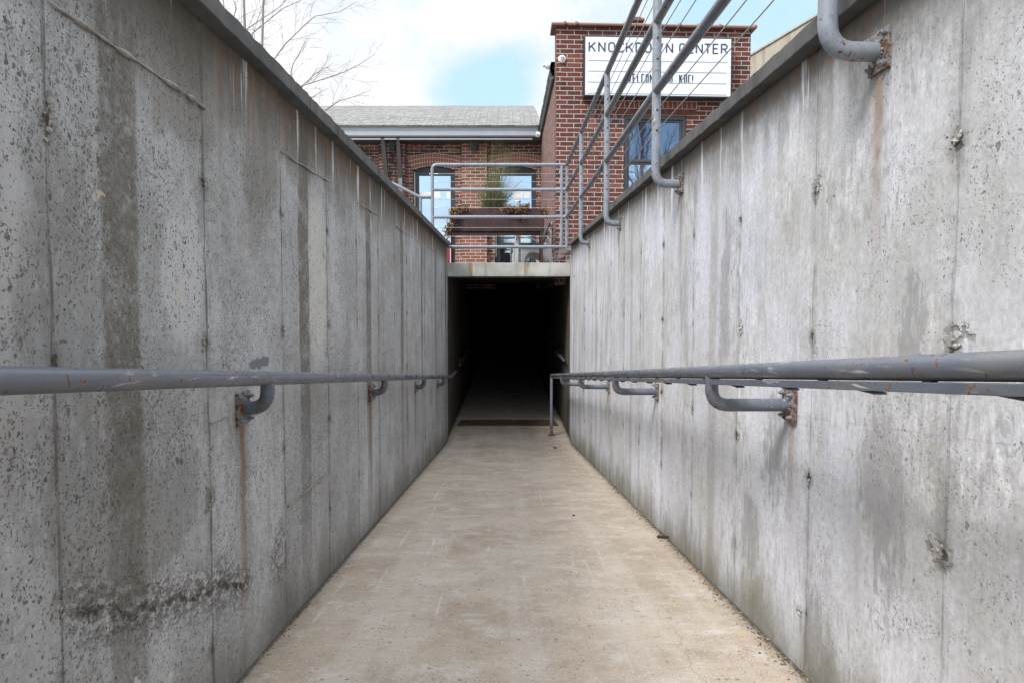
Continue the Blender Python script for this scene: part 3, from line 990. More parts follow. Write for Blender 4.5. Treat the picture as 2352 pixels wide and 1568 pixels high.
MB().tube([(xr, 9.74, fz + .001), (xr, 9.74, fz + .012)], .05, 20).build('base_plate', M['plate'], p_, o_)
MB().tube([(xr, 9.74, fz + .012), (xr, 9.74, fz + .16)], .0212, 14).build('rusted_foot', M['plate'], p_, o_)

# level rails inside the tunnel
for (X, sgn, xx, y0, y1, z, lab) in ((XR, -1, .86, 9.95, 15.0, .06, 'faint grey handrail inside the tunnel along its right wall'),
                                     (XL, 1, -.735, 11.2, 15.0, -.12, 'barely lit grey handrail inside the tunnel along its left wall')):
    e = empty('tunnel_handrail', (xx, y0, z), lab, 'handrail', 'handrails in the tunnel')
    o_ = (xx, y0, z)
    MB().tube([(xx, y0, z - .0), (xx, y0 + 1, z + .02), (xx, y1, z + .1)], .02, 12).build('rail', M['tube'], e, o_)
    bracket(e, o_, X, sgn, xx, y0 + 1.0, z + .02, .05)
    c = bracket(e, o_, X, sgn, xx, y0 + 3.0, z + .06, .05)

# ------------------------------------------------------------------ cable guardrail on the right wall
RY = 9.4
def px_of(y):
    return .795 + (.851 - .795) * max(0, (y - 3.63)) / (RY - 3.63)
PY = [1.715, 3.63, 5.5, 7.5, RY]
zr_far = [at(1305, 379, RY).z, at(1305, 436, RY).z, at(1305, 499, RY).z, at(1200, 567.5, RY).z]
zr_near = [2.70, 2.366, 2.012]
def zrail(i, y):
    return zr_near[i] + (zr_far[i] - zr_near[i]) * (y - 2.5) / (RY - 2.5)
cab_near = [at(1395, (683) / 1.96 / 1.7415, 5.5).z, at(1395, 785 / 1.96 / 1.7415, 5.5).z, at(1513, 312 / 1.96 / 1.7415, 3.63).z,
            at(1513, 475 / 1.96 / 1.7415, 3.63).z, at(1513, 873 / 1.96 / 1.7415, 3.63).z, at(1513, 1032 / 1.96 / 1.7415, 3.63).z]
cab_ny = [5.5, 5.5, 3.63, 3.63, 3.63, 3.63]
cab_far = [at(1200, (600 + q / 3.336) / 1.7415, RY).z for q in (322, 427, 662, 774, 1037, 1153)]
def zcab(i, y):
    return cab_near[i] + (cab_far[i] - cab_near[i]) * (y - cab_ny[i]) / (RY - cab_ny[i])
gr = empty('cable_guardrail', (.8, 0, WT), 'grey pipe guardrail with steel cables on elbowed posts fixed to the right wall', 'guardrail', 'pipe and cable guardrails')
o_ = (.8, 0, WT)
for i, nm in enumerate(('top_rail', 'middle_rail', 'lower_rail')):
    MB().tube([(px_of(y), y, zrail(i, y)) for y in (-.6, 1, 2.2, 3.63, 5.5, 7.5, RY)], .0225, 18).build(nm, M['rail'], gr, o_)
for i in range(6):
    MB().tube([(px_of(y), y, zcab(i, y) - .004 * math.sin(PI * ((y - 1.715) % 1.92) / 1.92)) for y in [-.6 + .25 * q for q in range(41)]], .0026, 6).build('cable', M['cable'], gr, o_)
for k, y in enumerate([-.2] + PY):
    X = px_of(y)
    za = 1.538 if k < 4 else (1.55 if k == 4 else at(1311, 575, RY).z)
    rb = .07 if k < 5 else .04
    p = MB().tube(fillet([(XR - .006, y, za), (X, y, za), (X, y, zrail(0, y) - .01)], rb), .0235, 16).build('post', M['post'], gr, o_)
    MB().box(XR - .010, XR + .004, y - .046, y + .046, za - .05, za + .05).build('base_plate', M['plate'], p, o_, .0015)
    bead((XR - .012, y, za), (1, 0, 0), .0245, k).build('weld', M['plate'], p, o_)
    for dy in (-1, 1):
        for dz in (-1, 1):
            hexbolt((XR - .010, y + dy * .031, za + dz * .036), (-1, 0, 0)).build('bolt', M['bolt'], p, o_)
    if k:
        for i in range(6):
            MB().tube([(X - .001, y - .0245, zcab(i, y)), (X - .001, y - .019, zcab(i, y))], .0062, 8).build('grommet', M['hole'], p, o_)

# guardrail across the head of the tunnel
br = empty('bridge_guardrail', (0, RY, G), 'straight grey guardrail with four pipe rails above the tunnel mouth', 'guardrail', 'pipe and cable guardrails')
o_ = (0, RY, G)
Xc = px_of(RY)
xlp = at(993, 450, RY).x
xrp = at(1290, 450, RY).x
zt = zr_far[0]
MB().tube(fillet([(xlp, RY, G), (xlp, RY, zt), (Xc - .02, RY, zt)], .075), .0225, 18).build('top_rail', M['post'], br, o_)
for i, nm in ((1, 'middle_rail'), (2, 'lower_rail'), (3, 'bottom_rail')):
    MB().tube([(xlp if i < 3 else XL - .05, RY, zr_far[i]), (Xc - .015, RY, zr_far[i])], .0225, 18).build(nm, M['post'], br, o_)
MB().tube([(xrp, RY, zr_far[3]), (xrp, RY, zt)], .0222, 16).build('post', M['post'], br, o_)
for i in range(6):
    c = MB().tube([(xlp - .04, RY, cab_far[i]), (xrp + .045, RY, cab_far[i])], .0028, 6).build('cable', M['cable'], br, o_)
    MB().tube([(xlp + .022, RY, cab_far[i]), (xlp + .082, RY, cab_far[i])], .006, 8).build('ferrule', M['ferrule'], c, o_)
    MB().sphere((xlp - .032, RY, cab_far[i]), .009, 8, 6).build('ferrule', M['ferrule'], c, o_)

sr = empty('stair_handrail', (xlp, RY, G), 'short bent grey handrail joined to the bridge guardrail behind the left wall', 'handrail')
o_ = (xlp, RY, G)
A, B = at(991, 453.5, RY), at(966, 454, RY)
Cq = at(915, 428, RY + .1)
D = B + (Cq - B) * 3
MB().tube(fillet([A, B, D], .03), .021, 14).build('rail', M['rail'], sr, o_)
MB().tube([(B.x - .0, B.y, G), (B.x, B.y, B.z - .01)], .021, 14).build('post', M['post'], sr, o_)

# ------------------------------------------------------------------ things on the ramp
yf, yb_ = 10.50, 10.97
cp = empty('cover_plate', (0, yf, ZL), 'rusty dark steel plate lying across the floor at the tunnel mouth', 'floor plate')
o_ = (0, yf, ZL)
mb = MB()
pp = [(-.735, yf), (.84, yf - .005), (.80, yb_), (-.71, yb_)]
mb.hexa([(x, y, ZL + .002) for x, y in pp] + [(x, y, ZL + .014) for x, y in pp])
mb.build('plate', M['steelplate'], cp, o_, .002)
for xx in (-.62, -.05, .55):
    MB().tube([(xx, yf + .06, ZL + .014), (xx, yf + .06, ZL + .018)], .012, 10).build('screw', M['bolt'], cp, o_)


def onramp(px, py):
    lo = at(px, py, 1.0) - Vector((0, 0, CZ))
    t = CZ / (-lo.z - SL * lo.y)
    return lo * t + Vector((0, 0, CZ))


def chip(name, p, sz, mat, label, cat, seed, flat=.45, group=None):
    rn = random.Random(seed)
    mb = MB()
    pts = []
    n1 = 7
    for lev, k in ((0, .9), (.6, 1.0), (1.0, .55)):
        for i in range(n1):
            a = 2 * PI * i / n1
            r = k * rn.uniform(.75, 1.15)
            pts.append((p.x + math.cos(a) * r * sz[0], p.y + math.sin(a) * r * sz[1], p.z + lev * sz[2] * rn.uniform(.9, 1.1) - .0005))
    fs = [tuple(range(n1 - 1, -1, -1)), tuple(range(2 * n1, 3 * n1))]
    for l in range(2):
        for i in range(n1):
            fs.append((l * n1 + i, l * n1 + (i + 1) % n1, (l + 1) * n1 + (i + 1) % n1, (l + 1) * n1 + i))
    mb.add(pts, fs)
    return tag(mb.build(name, mat, None, p), label, cat, group)


p = onramp(1527, 1235)
w = MB()
w.add([(-.04, -.010, 0), (.042, -.012, 0), (.047, .010, 0), (-.036, .014, 0), (-.042, -.009, .013), (.040, -.011, .012), (.044, .009, .014), (-.034, .012, .013)],
      [(3, 2, 1, 0), (4, 5, 6, 7), (0, 1, 5, 4), (1, 2, 6, 5), (2, 3, 7, 6), (3, 0, 4, 7)])
wo = w.build('wood_scrap', M['wood'], None, (0, 0, 0), .002)
wo.location = p + Vector((-.005, 0, .001))
wo.rotation_euler = (-.11, 0, -.1)
tag(wo, 'small dark strip of wood lying at the foot of the right wall', 'wood scrap')
chip('pebble', onramp(1547, 1381), (.0065, .009, .006), M['stone_y'], 'tiny yellow chip on the ramp, right of the middle', 'pebble', 1)
chip('pebble', onramp(1657, 1387), (.012, .012, .008), M['stone_g'], 'pale grey flat chip of stone close to the right wall', 'pebble', 2)
chip('pebble', onramp(1704, 1459), (.006, .007, .006), M['stone_y'], 'ochre chip of stone nearest the camera beside the right wall', 'pebble', 3)
chip('pebble', onramp(1275, 1028), (.03, .04, .012), M['wood'], 'dark crumb of dirt on the ramp before the post of the right handrail', 'pebble', 4)
chip('pebble', onramp(1318, 1183), (.012, .02, .004), M['lintel'], 'flat brown crumb near the middle of the ramp', 'pebble', 5)

mb = MB()
rg = random.Random(11)
tones = [(.10, .085, .06), (.16, .13, .10), (.05, .045, .04), (.19, .17, .14), (.22, .12, .05), (.12, .12, .07), (.24, .22, .19), (.15, .08, .04)]
def crumb(x, y, z, s, tn):
    a = rg.uniform(0, PI)
    pts = [(x + math.cos(a + q) * s * rg.uniform(.6, 1.2), y + math.sin(a + q) * s * rg.uniform(.6, 1.2), z - .001) for q in (0, 1.6, 3.1, 4.7)]
    mb.add(pts + [(x, y, z + s * rg.uniform(.3, .8))], [(0, 1, 4), (1, 2, 4), (2, 3, 4), (3, 0, 4)], False, tn)
for i in range(4600):
    yv = .9 + 8.6 * rg.random() ** 1.6
    side = rg.random() < .68
    w_ = (.006 + .016 * (1 + mnoise.noise(Vector((yv * 2.3, side, 0)))))
    d = abs(rg.gauss(0, 1)) * w_
    xv = XR - .004 - d if side else XL + .004 + d * .7
    crumb(xv, yv, -SL * min(yv, YL), rg.uniform(.002, .0065) * (1.35 if side else 1.0), rg.choice(tones))
for i in range(800):
    yv = 1.0 + 7.5 * rg.random()
    crumb(rg.uniform(XL + .05, XR - .05), yv, -SL * yv, rg.uniform(.001, .0035), rg.choice(tones))
for i in range(160):
    crumb(.45 + abs(rg.gauss(0, .2)), 8.2 + rg.gauss(0, .5), -SL * min(YL, 8.2), rg.uniform(.003, .01), tones[2])
tag(mb.build('grit', M['grit']), 'grit and leaf crumbs gathered along the wall feet', 'grit', kind='stuff')

# ------------------------------------------------------------------ planter, bollard, bench, red post
PYf = 10.02
a, b = at(1033, 600, PYf), at(1250, 600, PYf)
ztp, zbt = at(1100, 479.5, PYf).z, at(1100, 531, PYf).z
pl = empty('planter', ((a.x + b.x) / 2, PYf, G), 'long rusty brown steel trough planter on legs behind the bridge guardrail', 'planter')
o_ = ((a.x + b.x) / 2, PYf, G)
x0, x1 = a.x, b.x
mb = MB()
t = .012
mb.box(x0 + .03, x1 - .012, PYf, PYf + t, zbt, ztp).box(x0 + .03, x1 - .012, PYf + .40, PYf + .40 + t, zbt, ztp)
mb.box(x0 + .018, x0 + .03, PYf, PYf + .412, zbt, ztp).box(x1 - .012, x1, PYf, PYf + .412, zbt, ztp)
mb.box(x0 + .03, x1 - .012, PYf + t, PYf + .40, zbt, zbt + .012)
mb.build('trough', M['planter'], pl, o_, .003)
MB().box(x0 + .031, x1 - .013, PYf + .013, PYf + .399, ztp - .08, ztp - .035).build('soil', M['soil'], pl, o_)
MB().box(x0 + .05, x1 - .03, PYf + .035, PYf + .375, zbt - .03, zbt - .002).build('under_frame', M['planter'], pl, o_, .002)
for (xx, sg) in ((x0 + .012, 1), (x1 - .012, -1)):
    for yy in (PYf + .006, PYf + .35):
        mb = MB()
        wt, wb = .045, .028
        xa = (xx, xx + sg * wt)
        xb = (xx + sg * .012, xx + sg * (.012 + wb))
        P = [(min(xb), yy, G - .02), (max(xb), yy, G - .02), (max(xb), yy + .045, G - .02), (min(xb), yy + .045, G - .02)]
        Q = [(min(xa), yy, zbt - .001), (max(xa), yy, zbt - .001), (max(xa), yy + .045, zbt - .001), (min(xa), yy + .045, zbt - .001)]
        mb.hexa(P + Q).build('leg', M['planter'], pl, o_, .002)

rp = random.Random(21)
gc = at(1132, 476, PYf + .2)
gc.z = ztp - .035
og = MB()
def blade(mb, p, d, ln, w, droop, tone, seg=5):
    d = d.normalized()
    side = d.cross(Vector((rp.uniform(-1, 1), rp.uniform(-1, 1), .3))).normalized()
    pts = []
    q = Vector(p)
    dd = d.copy()
    for i in range(seg + 1):
        pts.append(q.copy())
        q = q + dd * (ln / seg)
        dd = (dd + Vector((0, 0, -droop)) + Vector((rp.uniform(-.05, .05), rp.uniform(-.05, .05), 0))).normalized()
    vs, fs = [], []
    for i, q in enumerate(pts):
        ww = w * (1 - .8 * i / seg)
        vs += [q - side * ww, q + side * ww]
    for i in range(seg):
        fs.append((2 * i, 2 * i + 1, 2 * i + 3, 2 * i + 2))
    mb.add(vs, fs, False, tone)
gt = [(.10, .12, .045), (.15, .16, .07), (.075, .095, .04), (.20, .195, .10), (.13, .13, .06)]
for i in range(1150):
    a_ = rp.uniform(0, 2 * PI)
    sp_ = abs(rp.gauss(0, .62))
    d = Vector((math.cos(a_) * sp_ + .12, math.sin(a_) * sp_ * .7, 1))
    r = rp.uniform(0, .10)
    ln = rp.uniform(.22, .60) if i % 7 else rp.uniform(.6, 1.0)
    if sp_ > .8:
        ln *= .6
    blade(og, gc + Vector((math.cos(a_) * r, math.sin(a_) * r * .6, 0)), d, ln, .0026 if i % 7 else .0017, .05 + .07 * rp.random(), rp.choice(gt) if d.z > .4 else gt[2])
for i in range(150):
    a_ = rp.uniform(0, 2 * PI)
    d = Vector((rp.gauss(.10, .16), rp.gauss(0, .12), 1))
    blade(og, gc + Vector((rp.gauss(.02, .05), rp.gauss(0, .04), 0)), d, rp.uniform(.75, 1.15), .0019, .015 + .04 * rp.random(), rp.choice([gt[1], gt[3], gt[0], (.24, .23, .13)]), 7)
for i in range(260):
    a_ = rp.uniform(0, 2 * PI)
    d = Vector((math.cos(a_) * 1.1, math.sin(a_) * .7, rp.uniform(-.1, .6)))
    blade(og, gc + Vector((0, 0, rp.uniform(.0, .09))), d, rp.uniform(.12, .26), .002, .12, rp.choice([(.14, .10, .06), (.11, .085, .055), (.2, .17, .12)]))
tag(og.build('ornamental_grass', M['blade'], None, gc), 'bushy green broom-like grass growing in the rusty planter', 'plant')


def dried(px_pts, n, label, Y0=PYf - .03, seed=1):
    rd = random.Random(seed)
    mb = MB()
    cs = [at(px, py, Y0 + rd.uniform(-.0, .1)) for px, py in px_pts]
    cols = [(.165, .085, .04), (.22, .125, .06), (.105, .052, .026), (.33, .22, .125), (.065, .034, .02)]
    for i in range(int(n * 1.7)):
        k = rd.random() * (len(cs) - 1.001)
        c = cs[int(k)].lerp(cs[int(k) + 1], k - int(k)) + Vector((rd.gauss(0, .026), rd.gauss(-.03, .025), rd.gauss(0, .024)))
        ln = rd.uniform(.020, .042)
        d = Vector((rd.gauss(0, 1), rd.gauss(0, .8) - .5, rd.gauss(0, 1) - .6)).normalized()
        s = d.orthogonal().normalized()
        s = (Matrix.Rotation(rd.uniform(0, 6.3), 3, d) @ s) * ln * .36
        nrm = d.cross(s).normalized() * ln * .22
        mb.add([c, c + d * ln * .45 + s + nrm, c + d * ln, c + d * ln * .45 - s + nrm, c + d * ln * .5 - nrm * .3], [(0, 1, 4), (1, 2, 4), (2, 3, 4), (3, 0, 4)], False, rd.choice(cols))
    return tag(mb.build('dried_plant', M['dry'], None, cs[0]), label, 'plant', 'dried plants spilling from the planter')


dried([(1052, 478), (1043, 487), (1036, 492), (1060, 484), (1070, 478), (1046, 496), (1038, 502), (1044, 508), (1036, 516), (1029, 524), (1030, 534), (1028, 541)], 620,
      'heap of curled brown dead leaves spilling over the left end of the planter', seed=3)
dried([(1155, 478), (1166, 482), (1176, 479), (1187, 484), (1196, 480), (1204, 478), (1211, 474), (1203, 481), (1194, 487)], 420,
      'row of brown dead leaves along the right half of the planter rim', seed=4)
dried([(1186, 489), (1193, 494), (1202, 496), (1208, 491), (1196, 500), (1190, 497)], 300, 'round clump of tan dead leaves hanging on the front of the planter', seed=5)
dried([(1246, 480), (1251, 486), (1256, 489)], 70, 'few brown dead leaves at the right end of the planter', seed=6)

bp0 = at(1189, 560, 10.75)
bo = empty('bollard', (bp0.x, 10.75, G), 'round stainless steel post standing between the planter and the bench', 'bollard')
o_ = (bp0.x, 10.75, G)
zt_ = at(1189, 462, 10.75).z
MB().tube([(bp0.x, 10.75, G - .02), (bp0.x, 10.75, zt_ - .012)], .046, 28).build('tube', M['inox'], bo, o_)
MB().tube([(bp0.x, 10.75, zt_ - .012), (bp0.x, 10.75, zt_ - .003), (bp0.x, 10.75, zt_)], [.049, .049, .044], 28).build('cap', M['inox'], bo, o_)
MB().tube([(bp0.x, 10.75, zt_ - .17), (bp0.x, 10.75, zt_ - .16)], .0475, 28).build('ring', M['inox'], bo, o_)

# bench seen end on, backed against the brick side wall
BY = 11.0
def bz(px, py):
    v = at(px, py, BY)
    return (v.x, v.z)
be = empty('bench', (at(1225, 600, BY).x, BY, G), 'grey cast end of a slatted park bench backing onto the brick side wall', 'bench')
o_ = tuple(be.location)
def zz4(x, y):
    return bz((2040 + x / 8.71) / 1.7415, (880 + y / 8.71) / 1.7415)
outer = [zz4(*q) for q in ((135, 1700), (118, 1480), (105, 1200), (110, 1010), (150, 905), (240, 880), (600, 900), (1000, 900), (1180, 830), (1240, 800), (1290, 640), (1350, 420), (1400, 200), (1440, 60), (1475, 60),
                            (1478, 200), (1465, 500), (1450, 880), (1462, 1080), (1500, 1330), (1540, 1520), (1570, 1700))]
arch = [zz4(*q) for q in ((1450, 1700), (1370, 1480), (1260, 1330), (1130, 1240), (960, 1160), (800, 1135), (680, 1160), (590, 1240), (535, 1340), (515, 1480), (510, 1700))]
poly = outer + arch
# triangulate frame outline with bmesh
import bmesh
def flat_frame(poly, y0, y1):
    bm = bmesh.new()
    vv = [bm.verts.new((x, y0, z)) for x, z in poly]
    f = bm.faces.new(vv)
    r = bmesh.ops.extrude_face_region(bm, geom=[f])
    bmesh.ops.translate(bm, verts=[g for g in r['geom'] if isinstance(g, bmesh.types.BMVert)], vec=(0, y1 - y0, 0))
    bmesh.ops.triangulate(bm, faces=bm.faces[:])
    bmesh.ops.recalc_face_normals(bm, faces=bm.faces[:])
    mb = MB()
    bm.verts.index_update()
    mb.add([v.co.copy() for v in bm.verts], [[v.index for v in f.verts] for f in bm.faces])
    bm.free()
    return mb
fr = flat_frame(poly, BY, BY + .05).build('end_frame', M['bench'], be, o_, .008)
c = fr.copy()
COL.objects.link(c)
c.parent = be
c.location = (0, 1.35, 0)
arm = [zz4(*q) for q in ((150, 830), (170, 700), (240, 620), (380, 600), (560, 615), (760, 660), (930, 740), (1080, 830))]
for dy in (.02, 1.37):
    am = MB()
    am.tube(fillet([(x, BY + dy, z) for x, z in arm], .05, 3), .010, 10)
    am.tube([(zz4(380, 790)[0], BY + dy, zz4(380, 790)[1]), (zz4(600, 810)[0], BY + dy, zz4(600, 810)[1]), (zz4(800, 870)[0], BY + dy, zz4(800, 870)[1])], .008, 10)
    am.tube([(zz4(750, 670)[0], BY + dy, zz4(750, 670)[1]), (zz4(750, 860)[0], BY + dy, zz4(750, 860)[1])], .006, 8)
    am.build('armrest', M['bench'], be, o_)
for (ax, az, bx_, bz_) in ((1400, 110, 1440, 200), (1310, 330, 1370, 430), (1240, 560, 1300, 660)):
    A_, B_ = zz4(ax - 10, az), zz4(bx_ - 60, bz_)
    dx = .022
    mb = MB()
    P = [(A_[0] - dx, A_[1]), (A_[0] + dx * .4, A_[1] + .01), (B_[0] + dx * .4, B_[1]), (B_[0] - dx, B_[1] - .01)]
    mb.prism(P, 'y', BY - .06, BY + 1.46).build('back_slat', M['slat'], be, o_, .003)
for q in range(5):
    X0 = zz4(200 + q * 190, 0)[0]
    z0 = zz4(0, 882)[1]
    MB().box(X0, X0 + .095, BY - .05, BY + 1.45, z0 + .002, z0 + .03).build('seat_slat', M['slat'], be, o_, .004)

rx = at(1031, 580, 9.95)
rd_ = empty('red_post', (rx.x, 9.95, G), 'narrow red painted steel post just behind the end of the left wall', 'post')
MB().box(rx.x - .022, rx.x + .012, 9.95, 9.99, G - .02, at(1031, 553, 9.95).z).build('shaft', M['red'], rd_, tuple(rd_.location), .004)
MB().box(rx.x - .06, rx.x + .05, 9.92, 10.0, G - .019, G + .004).build('base_plate', M['planter'], rd_, tuple(rd_.location))

# ------------------------------------------------------------------ brick building with the sign
FY = 10.4
c0 = at(1276, 600, FY)
SK = .044
BX0 = c0.x
u1 = (at(1722, 200, FY + .14).x - BX0)
PT = at(1400, 62, FY).z      # parapet top under the coping tiles
RT = 4.52                    # side roof edge
def FP(u, z, o=0.0):         # point on the front, o metres out of the wall
    return Vector((BX0 + u, FY + u * SK - o, z))
def fu(px, out=0.0):         # distance along the front of a sighted point
    d = (px - 1159.0) / F_PX * 1.0
    Y = FY - out
    for _ in range(6):
        X = at(px, 300, Y).x
        Y = FY + (X - BX0) * SK - out
    return X - BX0
def fz(px, py, out=0.0):
    return at(px, py, FY + fu(px, out) * SK - out).z
bb = empty('brick_building', (BX0, FY, G), 'two storey red brick building carrying the white marquee sign', 'building')
o_ = (BX0, FY, G)
wx0, wx1 = fu(1433.6), fu(1577)
wz1 = fz(1500, 264.8)
wz0 = fz(1500, 478)
sol0, sol1 = fu(1412), fu(1599)
zs0, zs1 = fz(1500, 250.5), fz(1500, 233.5)
def fbox(mb, ua, ub, za, zb, oa, ob):
    p = [FP(ua, za, ob), FP(ub, za, ob), FP(ub, za, oa), FP(ua, za, oa)]
    q = [FP(ua, zb, ob), FP(ub, zb, ob), FP(ub, zb, oa), FP(ua, zb, oa)]
    return mb.hexa(p + q)
mb = MB()
for (ua, ub, za, zb) in ((0, wx0, G - .3, PT), (wx1, u1, G - .3, PT), (wx0, wx1, G - .3, wz0), (wx0, wx1, wz1, PT)):
    fbox(mb, ua, ub, za, zb, -.3, 0)
mb.build('front_wall', M['brickF'], bb, o_)
RY2 = 14.7
mb = MB()
mb.hexa([(BX0 + .002, FY + .301, G - .3), (BX0 + .3, FY + .301, G - .3), (BX0 + .3, RY2 + 2, G - .3), (BX0 + .002, RY2 + 2, G - .3),
         (BX0 + .002, FY + .301, RT), (BX0 + .3, FY + .301, RT), (BX0 + .3, RY2 + 2, RT), (BX0 + .002, RY2 + 2, RT)])
mb.build('side_wall', M['brickS'], bb, o_)
mb = MB()
fbox(mb, u1 - .3, u1 - .002, G - .3, RT, -6, -.301)
mb.build('side_wall', M['brickS'], bb, o_)
MB().box(BX0 - .02, BX0 + u1, FY + .45, RY2 + 2, RT + .001, RT + .06).build('roof', M['tar'], bb, o_)
# ragged bitumen edge along the roof side
mb = MB()
rr_ = random.Random(3)
yy = FY + .32
vs = []
cols_ = 34
for i in range(cols_ + 1):
    Y = yy + (RY2 - .1 - yy) * i / cols_
    j = rr_.uniform(-.02, .02)
    vs += [(BX0 - .055 + j * .6, Y, RT + .075 + j), (BX0 - .075 + j * .4, Y, RT - .02), (BX0 - .045 + j * .8, Y, RT - .115 + j * 1.2), (BX0 - .002, Y, RT - .10 + j)]
fs = []
for i in range(cols_):
    for q in range(3):
        fs.append((4 * i + q, 4 * i + 4 + q, 4 * i + 5 + q, 4 * i + 1 + q))
mb.add(vs, fs).add([(BX0 - .055, yy, RT + .075), (BX0 + .2, yy, RT + .08), (BX0 + .2, RY2, RT + .08), (BX0 - .055, RY2, RT + .075)], [(0, 1, 2, 3)])
mb.build('roof_edge', M['tar'], bb, o_)
MB().tube([(BX0 - .03, FY + .35, RT - .15), (BX0 - .03, RY2 - .05, RT - .15)], .025, 8).build('edge_pipe', M['spout2'], bb, o_)
# terracotta coping tiles, saddle backed with a raised rim at each joint
edges = [-.075] + [fu(q) for q in (1299.7, 1326, 1436, 1500, 1560, 1604, 1652)] + [u1 + .07]
zc = PT
for i in range(len(edges) - 1):
    mb = MB()
    a, b = edges[i] + .003, edges[i + 1] - .003
    def sec(u, k):
        w, h = .20 * k, .062 * k
        return [FP(u, zc + .001, .07 * k), FP(u, zc + .028 * k, .075 * k), FP(u, zc + h, .02), FP(u, zc + h + .01, -.12), FP(u, zc + .028, -.36 * k), FP(u, zc + .001, -.36 * k)]
    rings = [sec(a, 1.0), sec(b - .055, 1.0), sec(b - .035, 1.28), sec(b - .008, 1.34), sec(b, 1.2)]
    vs = [v for r in rings for v in r]
    fs = [tuple(range(5, -1, -1)), tuple(24 + q for q in range(6))]
    for r in range(4):
        for q in range(6):
            fs.append((6 * r + q, 6 * r + (q + 1) % 6, 6 * r + 6 + (q + 1) % 6, 6 * r + 6 + q))
    mb.add(vs, [f[::-1] for f in fs])
    mb.build('coping_tile', M['terra'], bb, o_, .006)
# window
mb = MB()
fw = .055
fbox(mb, wx0, wx0 + fw, wz0, wz1, -.12, -.03); fbox(mb, wx1 - fw, wx1, wz0, wz1, -.12, -.03)
fbox(mb, wx0 + fw, wx1 - fw, wz1 - .06, wz1, -.12, -.03); fbox(mb, wx0 + fw, wx1 - fw, wz0, wz0 + .05, -.12, -.03)
wn = mb.build('window', M['frame2'], bb, o_, .004)
zm = fz(1500, 371)
mb = MB()
for (za, zb, off) in ((zm, wz1 - .061, -.055), (wz0 + .051, zm - .002, -.075)):
    ua, ub = wx0 + fw + .001, wx1 - fw - .001
    fbox(mb, ua, ua + .035, za, zb, off - .03, off); fbox(mb, ub - .035, ub, za, zb, off - .03, off)
    fbox(mb, ua + .035, ub - .035, zb - .035, zb, off - .03, off); fbox(mb, ua + .035, ub - .035, za, za + .04, off - .03, off)
mb.build('sash', M['frame2'], wn, o_, .003)
mb = MB()
fbox(mb, wx0 + fw + .03, wx1 - fw - .03, zm + .03, wz1 - .09, -.079, -.072)
mb.build('pane', M['glass2'], wn, o_)
mb = MB()
fbox(mb, wx0 + fw + .03, wx1 - fw - .03, wz0 + .08, zm - .03, -.098, -.092)
mb.build('pane', M['glass'], wn, o_)
mb = MB()
fbox(mb, sol0, sol1, wz1 + .003, zs0 - .003, -.05, .004)
mb.build('lintel', M['lintel'], bb, o_, .003)
mb = MB()
nb = int((sol1 - sol0) / .070)
for i in range(nb):
    a = sol0 + (sol1 - sol0) * i / nb
    fbox(mb, a + .004, a + (sol1 - sol0) / nb - .004, zs0 + .004, zs1 - .003, -.03, .006 + rr_.uniform(-.002, .002))
sc_ = mb.build('soldier_course', M['soldier'], bb, o_, .003)
mb = MB()
fbox(mb, sol0 - .005, sol1 + .005, zs0 - .001, zs1 + .004, -.04, .0025)
mb.build('mortar_bed', M['mortar'], sc_, o_)
# chimney behind the parapet
ca, cb = at(1455, 54, 12.2), at(1477, 54, 12.2)
mb = MB()
zt2 = at(1466, 43, 12.2).z
mb.box(ca.x + .02, cb.x - .02, 12.2, 12.45, RT + .07, zt2 - .05)
ch_ = mb.build('chimney', M['chimney'], bb, o_)
MB().box(ca.x - .02, cb.x + .02, 12.16, 12.49, zt2 - .049, zt2 - .01).prism([(ca.x, zt2 - .009), (cb.x, zt2 - .009), ((ca.x + cb.x) / 2 + .04, zt2 + .03), ((ca.x + cb.x) / 2 - .05, zt2 + .03)], 'y', 12.2, 12.45).build('chimney_cap', M['chimney'], ch_, o_, .004)

# ------------------------------------------------------------------ marquee sign
SO = .20
su0, su1 = fu(1341, SO), fu(1678.5, SO)
sz1, sz0 = fz(1341, 81.5, SO), fz(1341, 221, SO)
sg = empty('marquee_sign', tuple(FP((su0 + su1) / 2, sz0, 0)), 'white marquee sign reading KNOCKDOWN CENTER, fixed to the brick building', 'sign')
o_ = tuple(sg.location)
mb = MB()
fbox(mb, su0, su1, sz0, sz1, .004, SO - .012)
mb.build('cabinet', M['signframe'], sg, o_, .004)
mb = MB()
for (ua, ub, za, zb) in ((su0, su1, sz1 - .016, sz1), (su0, su1, sz0, sz0 + .018), (su0, su0 + .014, sz0 + .018, sz1 - .016), (su1 - .014, su1, sz0 + .018, sz1 - .016)):
    fbox(mb, ua, ub, za, zb, SO - .0115, SO + .006)
mb.build('frame', M['signframe'], sg, o_, .002)
mb = MB()
pu0, pu1, pz0, pz1 = su0 + .014, su1 - .014, sz0 + .018, sz1 - .016
fbox(mb, pu0 + .001, pu1 - .001, pz0 + .001, pz1 - .001, SO - .011, SO)
mb.build('panel', M['sign'], sg, o_)
PW, PH = pu1 - pu0, pz1 - pz0
for fy_ in (.405, .588, .775, .968):
    mb = MB()
    fbox(mb, pu0 + PW * .016, pu0 + PW * .972, pz1 - PH * fy_ - .004, pz1 - PH * fy_ + .004, SO + .0005, SO + .007)
    mb.build('letter_track', M['track'], sg, o_)


def arc(cx, cy, rx_, ry_, a0, a1, n=9):
    return [(cx + rx_ * math.cos(math.radians(a0 + (a1 - a0) * i / n)), cy + ry_ * math.sin(math.radians(a0 + (a1 - a0) * i / n))) for i in range(n + 1)]


